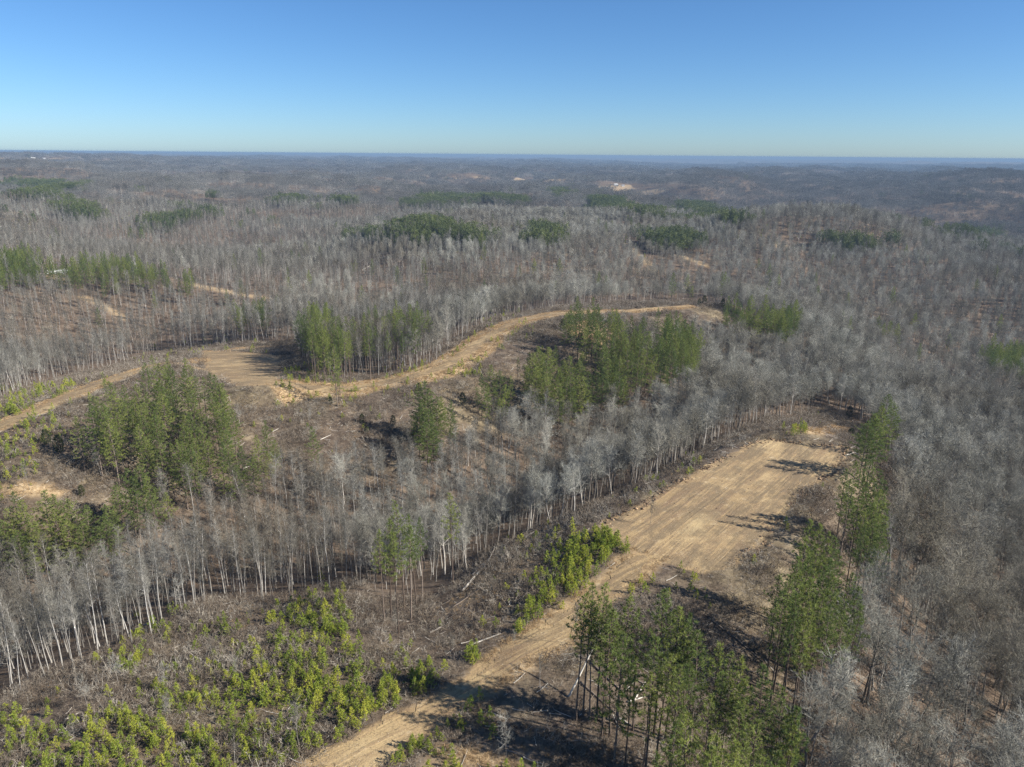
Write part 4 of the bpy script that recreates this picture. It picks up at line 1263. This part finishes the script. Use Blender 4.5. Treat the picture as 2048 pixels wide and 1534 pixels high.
house('farm_house', 207, 309, 15, 9, 5, 'pale house on the far wooded rise beyond the fields', 'house', 10, roof='white')
house('farm_house', 303, 311, 15, 9, 5, 'white house on the skyline right of the far fields', 'house', 10, roof='white')
house('shed', 1439, 459.5, 4, 3, 3.2, 'small dark hut on the bare far pad', 'hut', wall='dark', roof='dark')
# pale rubble heaped at the back of the little clearing
rb = hit(np.linspace(96, 134, 60) + RNG.normal(0, 2, 60), np.full(60, 544.5) + RNG.normal(0, 1.6, 60))
n = 60
stuff('rubble', [clod(.9).mesh('rubble', [M['white']]) for _ in range(3)], rb + np.array([0, 0, .6]), RNG.integers(0, 3, n), RNG.uniform(0, 3, (n, 3)), np.repeat(RNG.uniform(.5, 1.6, (n, 1)), 3, 1),
      'heap of white rubble at the back of the small orange clearing', 'rubble', ['white'])
print('objects', round(time.time() - T0, 1))

# ------------------------------------------------------------------ words for the trees
ORD = ['first', 'second', 'third', 'fourth', 'fifth', 'sixth', 'seventh', 'eighth']
def name_set(items, one, many, where, group, cat):
    """items: (object, photo x, photo y)"""
    items = sorted(items, key=lambda t: t[1])
    n = len(items)
    lab = {}
    if n == 1:
        lab[0] = f'only {one} {where}'
    elif n == 2:
        lab[0] = f'left one of the two {many} {where}'; lab[1] = f'right one of the two {many} {where}'
    elif n <= 8:
        for k in range(n):
            lab[k] = (f'leftmost of the {n} {many} {where}' if k == 0 else f'rightmost of the {n} {many} {where}' if k == n - 1 else f'{ORD[k]} from left of {n} {many} {where}')
    else:
        lab[0] = f'leftmost of the {many} {where}'; lab[n - 1] = f'rightmost of the {many} {where}'
        mid = [k for k in range(1, n - 1)]
        near = max(mid, key=lambda k: items[k][2]); lab[near] = f'lowest standing of the {many} {where}'
        far = min([k for k in mid if k != near], key=lambda k: items[k][2]); lab[far] = f'highest placed of the {many} {where}'
        for k in mid:
            lab.setdefault(k, f'one of the inner {many} {where}')
    for k, (o, x, y) in enumerate(items):
        tag(o, lab[k], cat, group)

def split(items, key):
    d = {}
    for it in items:
        d.setdefault(key(it), []).append(it)
    return d

WHERE_P = {'bend': 'at the dirt road bend', 'slope': 'at the large pad corner', 'padside': 'beside the large pad', 'padend': 'beyond the large pad', 'lone': 'standing alone before the grey woods',
           'pair': 'sunk among the grey woods', 'tip': 'at the lower tip of the long stand', 'edge': 'at the left picture edge', 'straggle': 'straggling above the hollow woods', 'mid': 'in the clump below the track',
           'track': 'just below the ridge track', 'sentry': 'standing apart on the ridge', 'long': 'in the long stand', 'bowl': 'in the bowl behind the track', 'bowlback': 'thinly mixed behind the bowl pines', 'ridge': 'in the broad ridge stand',
           'flank': 'on the flank below the ridge stand', 'knoll': 'on the far knoll'}
for key, its in split(pine_objs, lambda t: t[4]).items():
    w = WHERE_P[key]
    its = [(t[0], t[1], t[2]) for t in its]
    if len(its) <= 8:
        name_set(its, 'pine', 'pines', w, 'pines ' + w, 'pine tree'); continue
    ys = np.array([t[2] for t in its]); xs = np.array([t[1] for t in its])
    y1, y2 = np.percentile(ys, [34, 67]); x1, x2 = np.percentile(xs, [34, 67])
    for (r_, c_), sub in split(its, lambda t: (int(t[2] > y1) + int(t[2] > y2), int(t[1] > x1) + int(t[1] > x2))).items():
        nm = (['back', 'middle', 'front'][r_] + ' ' + ['left', 'centre', 'right'][c_])
        name_set(sub, nm + ' pine', nm + ' pines', w, f'{nm} pines {w}', 'pine tree')

def where_b(x, y):
    if x < 460:
        if y > 1230: return 'down in the left hollow'
        if y > 1120: return 'midway up the left hollow'
        return 'in the upper left hollow'
    if x < 760: return 'behind the sapling clearing' if y > 1080 else 'high behind the sapling clearing'
    if x < 1100: return 'around the lone tall pines' if y > 1000 else 'in the middle grey woods'
    if x < 1500: return 'left of the large pad'
    if y < 1000: return 'beyond the large pad'
    if y < 1150: return 'right of the padside pines'
    if y < 1300: return 'right of the pad corner pines'
    if y < 1420: return 'on the lower right slope'
    return 'in the lower right corner'
FORM = ['broad grey bare tree', 'tall pale bare tree', 'thin bare tree']
for (w, f_), sub in split([(o, x, y, v) for o, x, y, d, v, h in bare_objs], lambda t: (where_b(t[1], t[2]), 0 if t[3] < 6 else 1 if t[3] < 12 else 2)).items():
    its = [(t[0], t[1], t[2]) for t in sub]
    if len(its) > 9:
        x1, x2 = np.percentile([t[1] for t in its], [34, 67])
        for c_, s2 in split(its, lambda t: int(t[1] > x1) + int(t[1] > x2)).items():
            nm = ['left ', 'central ', 'right '][c_] + FORM[f_]
            name_set(s2, nm, nm + 's', w, nm + 's ' + w, 'bare tree')
    else:
        name_set(its, FORM[f_], FORM[f_] + 's', w, FORM[f_] + 's ' + w, 'bare tree')
for w, sub in split(sap_objs, lambda t: t[3]).items():
    its = [(t[0], t[1], t[2]) for t in sub]
    y1, y2 = np.percentile([t[2] for t in its], [34, 67]); x1, x2 = np.percentile([t[1] for t in its], [34, 67])
    for (r_, c_), s2 in split(its, lambda t: (int(t[2] > y1) + int(t[2] > y2), int(t[1] > x1) + int(t[1] > x2))).items():
        nm = ['upper', 'middle', 'lower'][r_] + ' ' + ['left', 'centre', 'right'][c_]
        name_set(s2, nm + ' green young pine', nm + ' green young pines', w, f'{nm} young pines {w}', 'young pine')

# ------------------------------------------------------------------ haze: the air between here and the horizon
zz = np.empty(len(ground.data.vertices) * 3); ground.data.vertices.foreach_get('co', zz); zz = zz[2::3]
b = MB(); b.box(-32600, -32600, float(zz.min()) - 1, 32600, 32600, max(float(zz.max()) + 3, CAMZ + 3))
q = NT('haze')
pv = q.n('ShaderNodeVolumePrincipled', {'Density': 1.25e-4, 'Anisotropy': .0})
pv.inputs['Color'].default_value = (.24, .36, .52, 1)
o_ = q.n('ShaderNodeOutputMaterial'); q.t.links.new(pv.outputs[0], o_.inputs['Volume'])
tag(link('haze', b.mesh('haze', [q.m])), 'thin blue haze over the far woodland', 'haze', kind='stuff')
print('LONG', [o['label'] for o in sc.objects if 'label' in o and len(o['label'].split()) > 16])
print('done', round(time.time() - T0, 1))
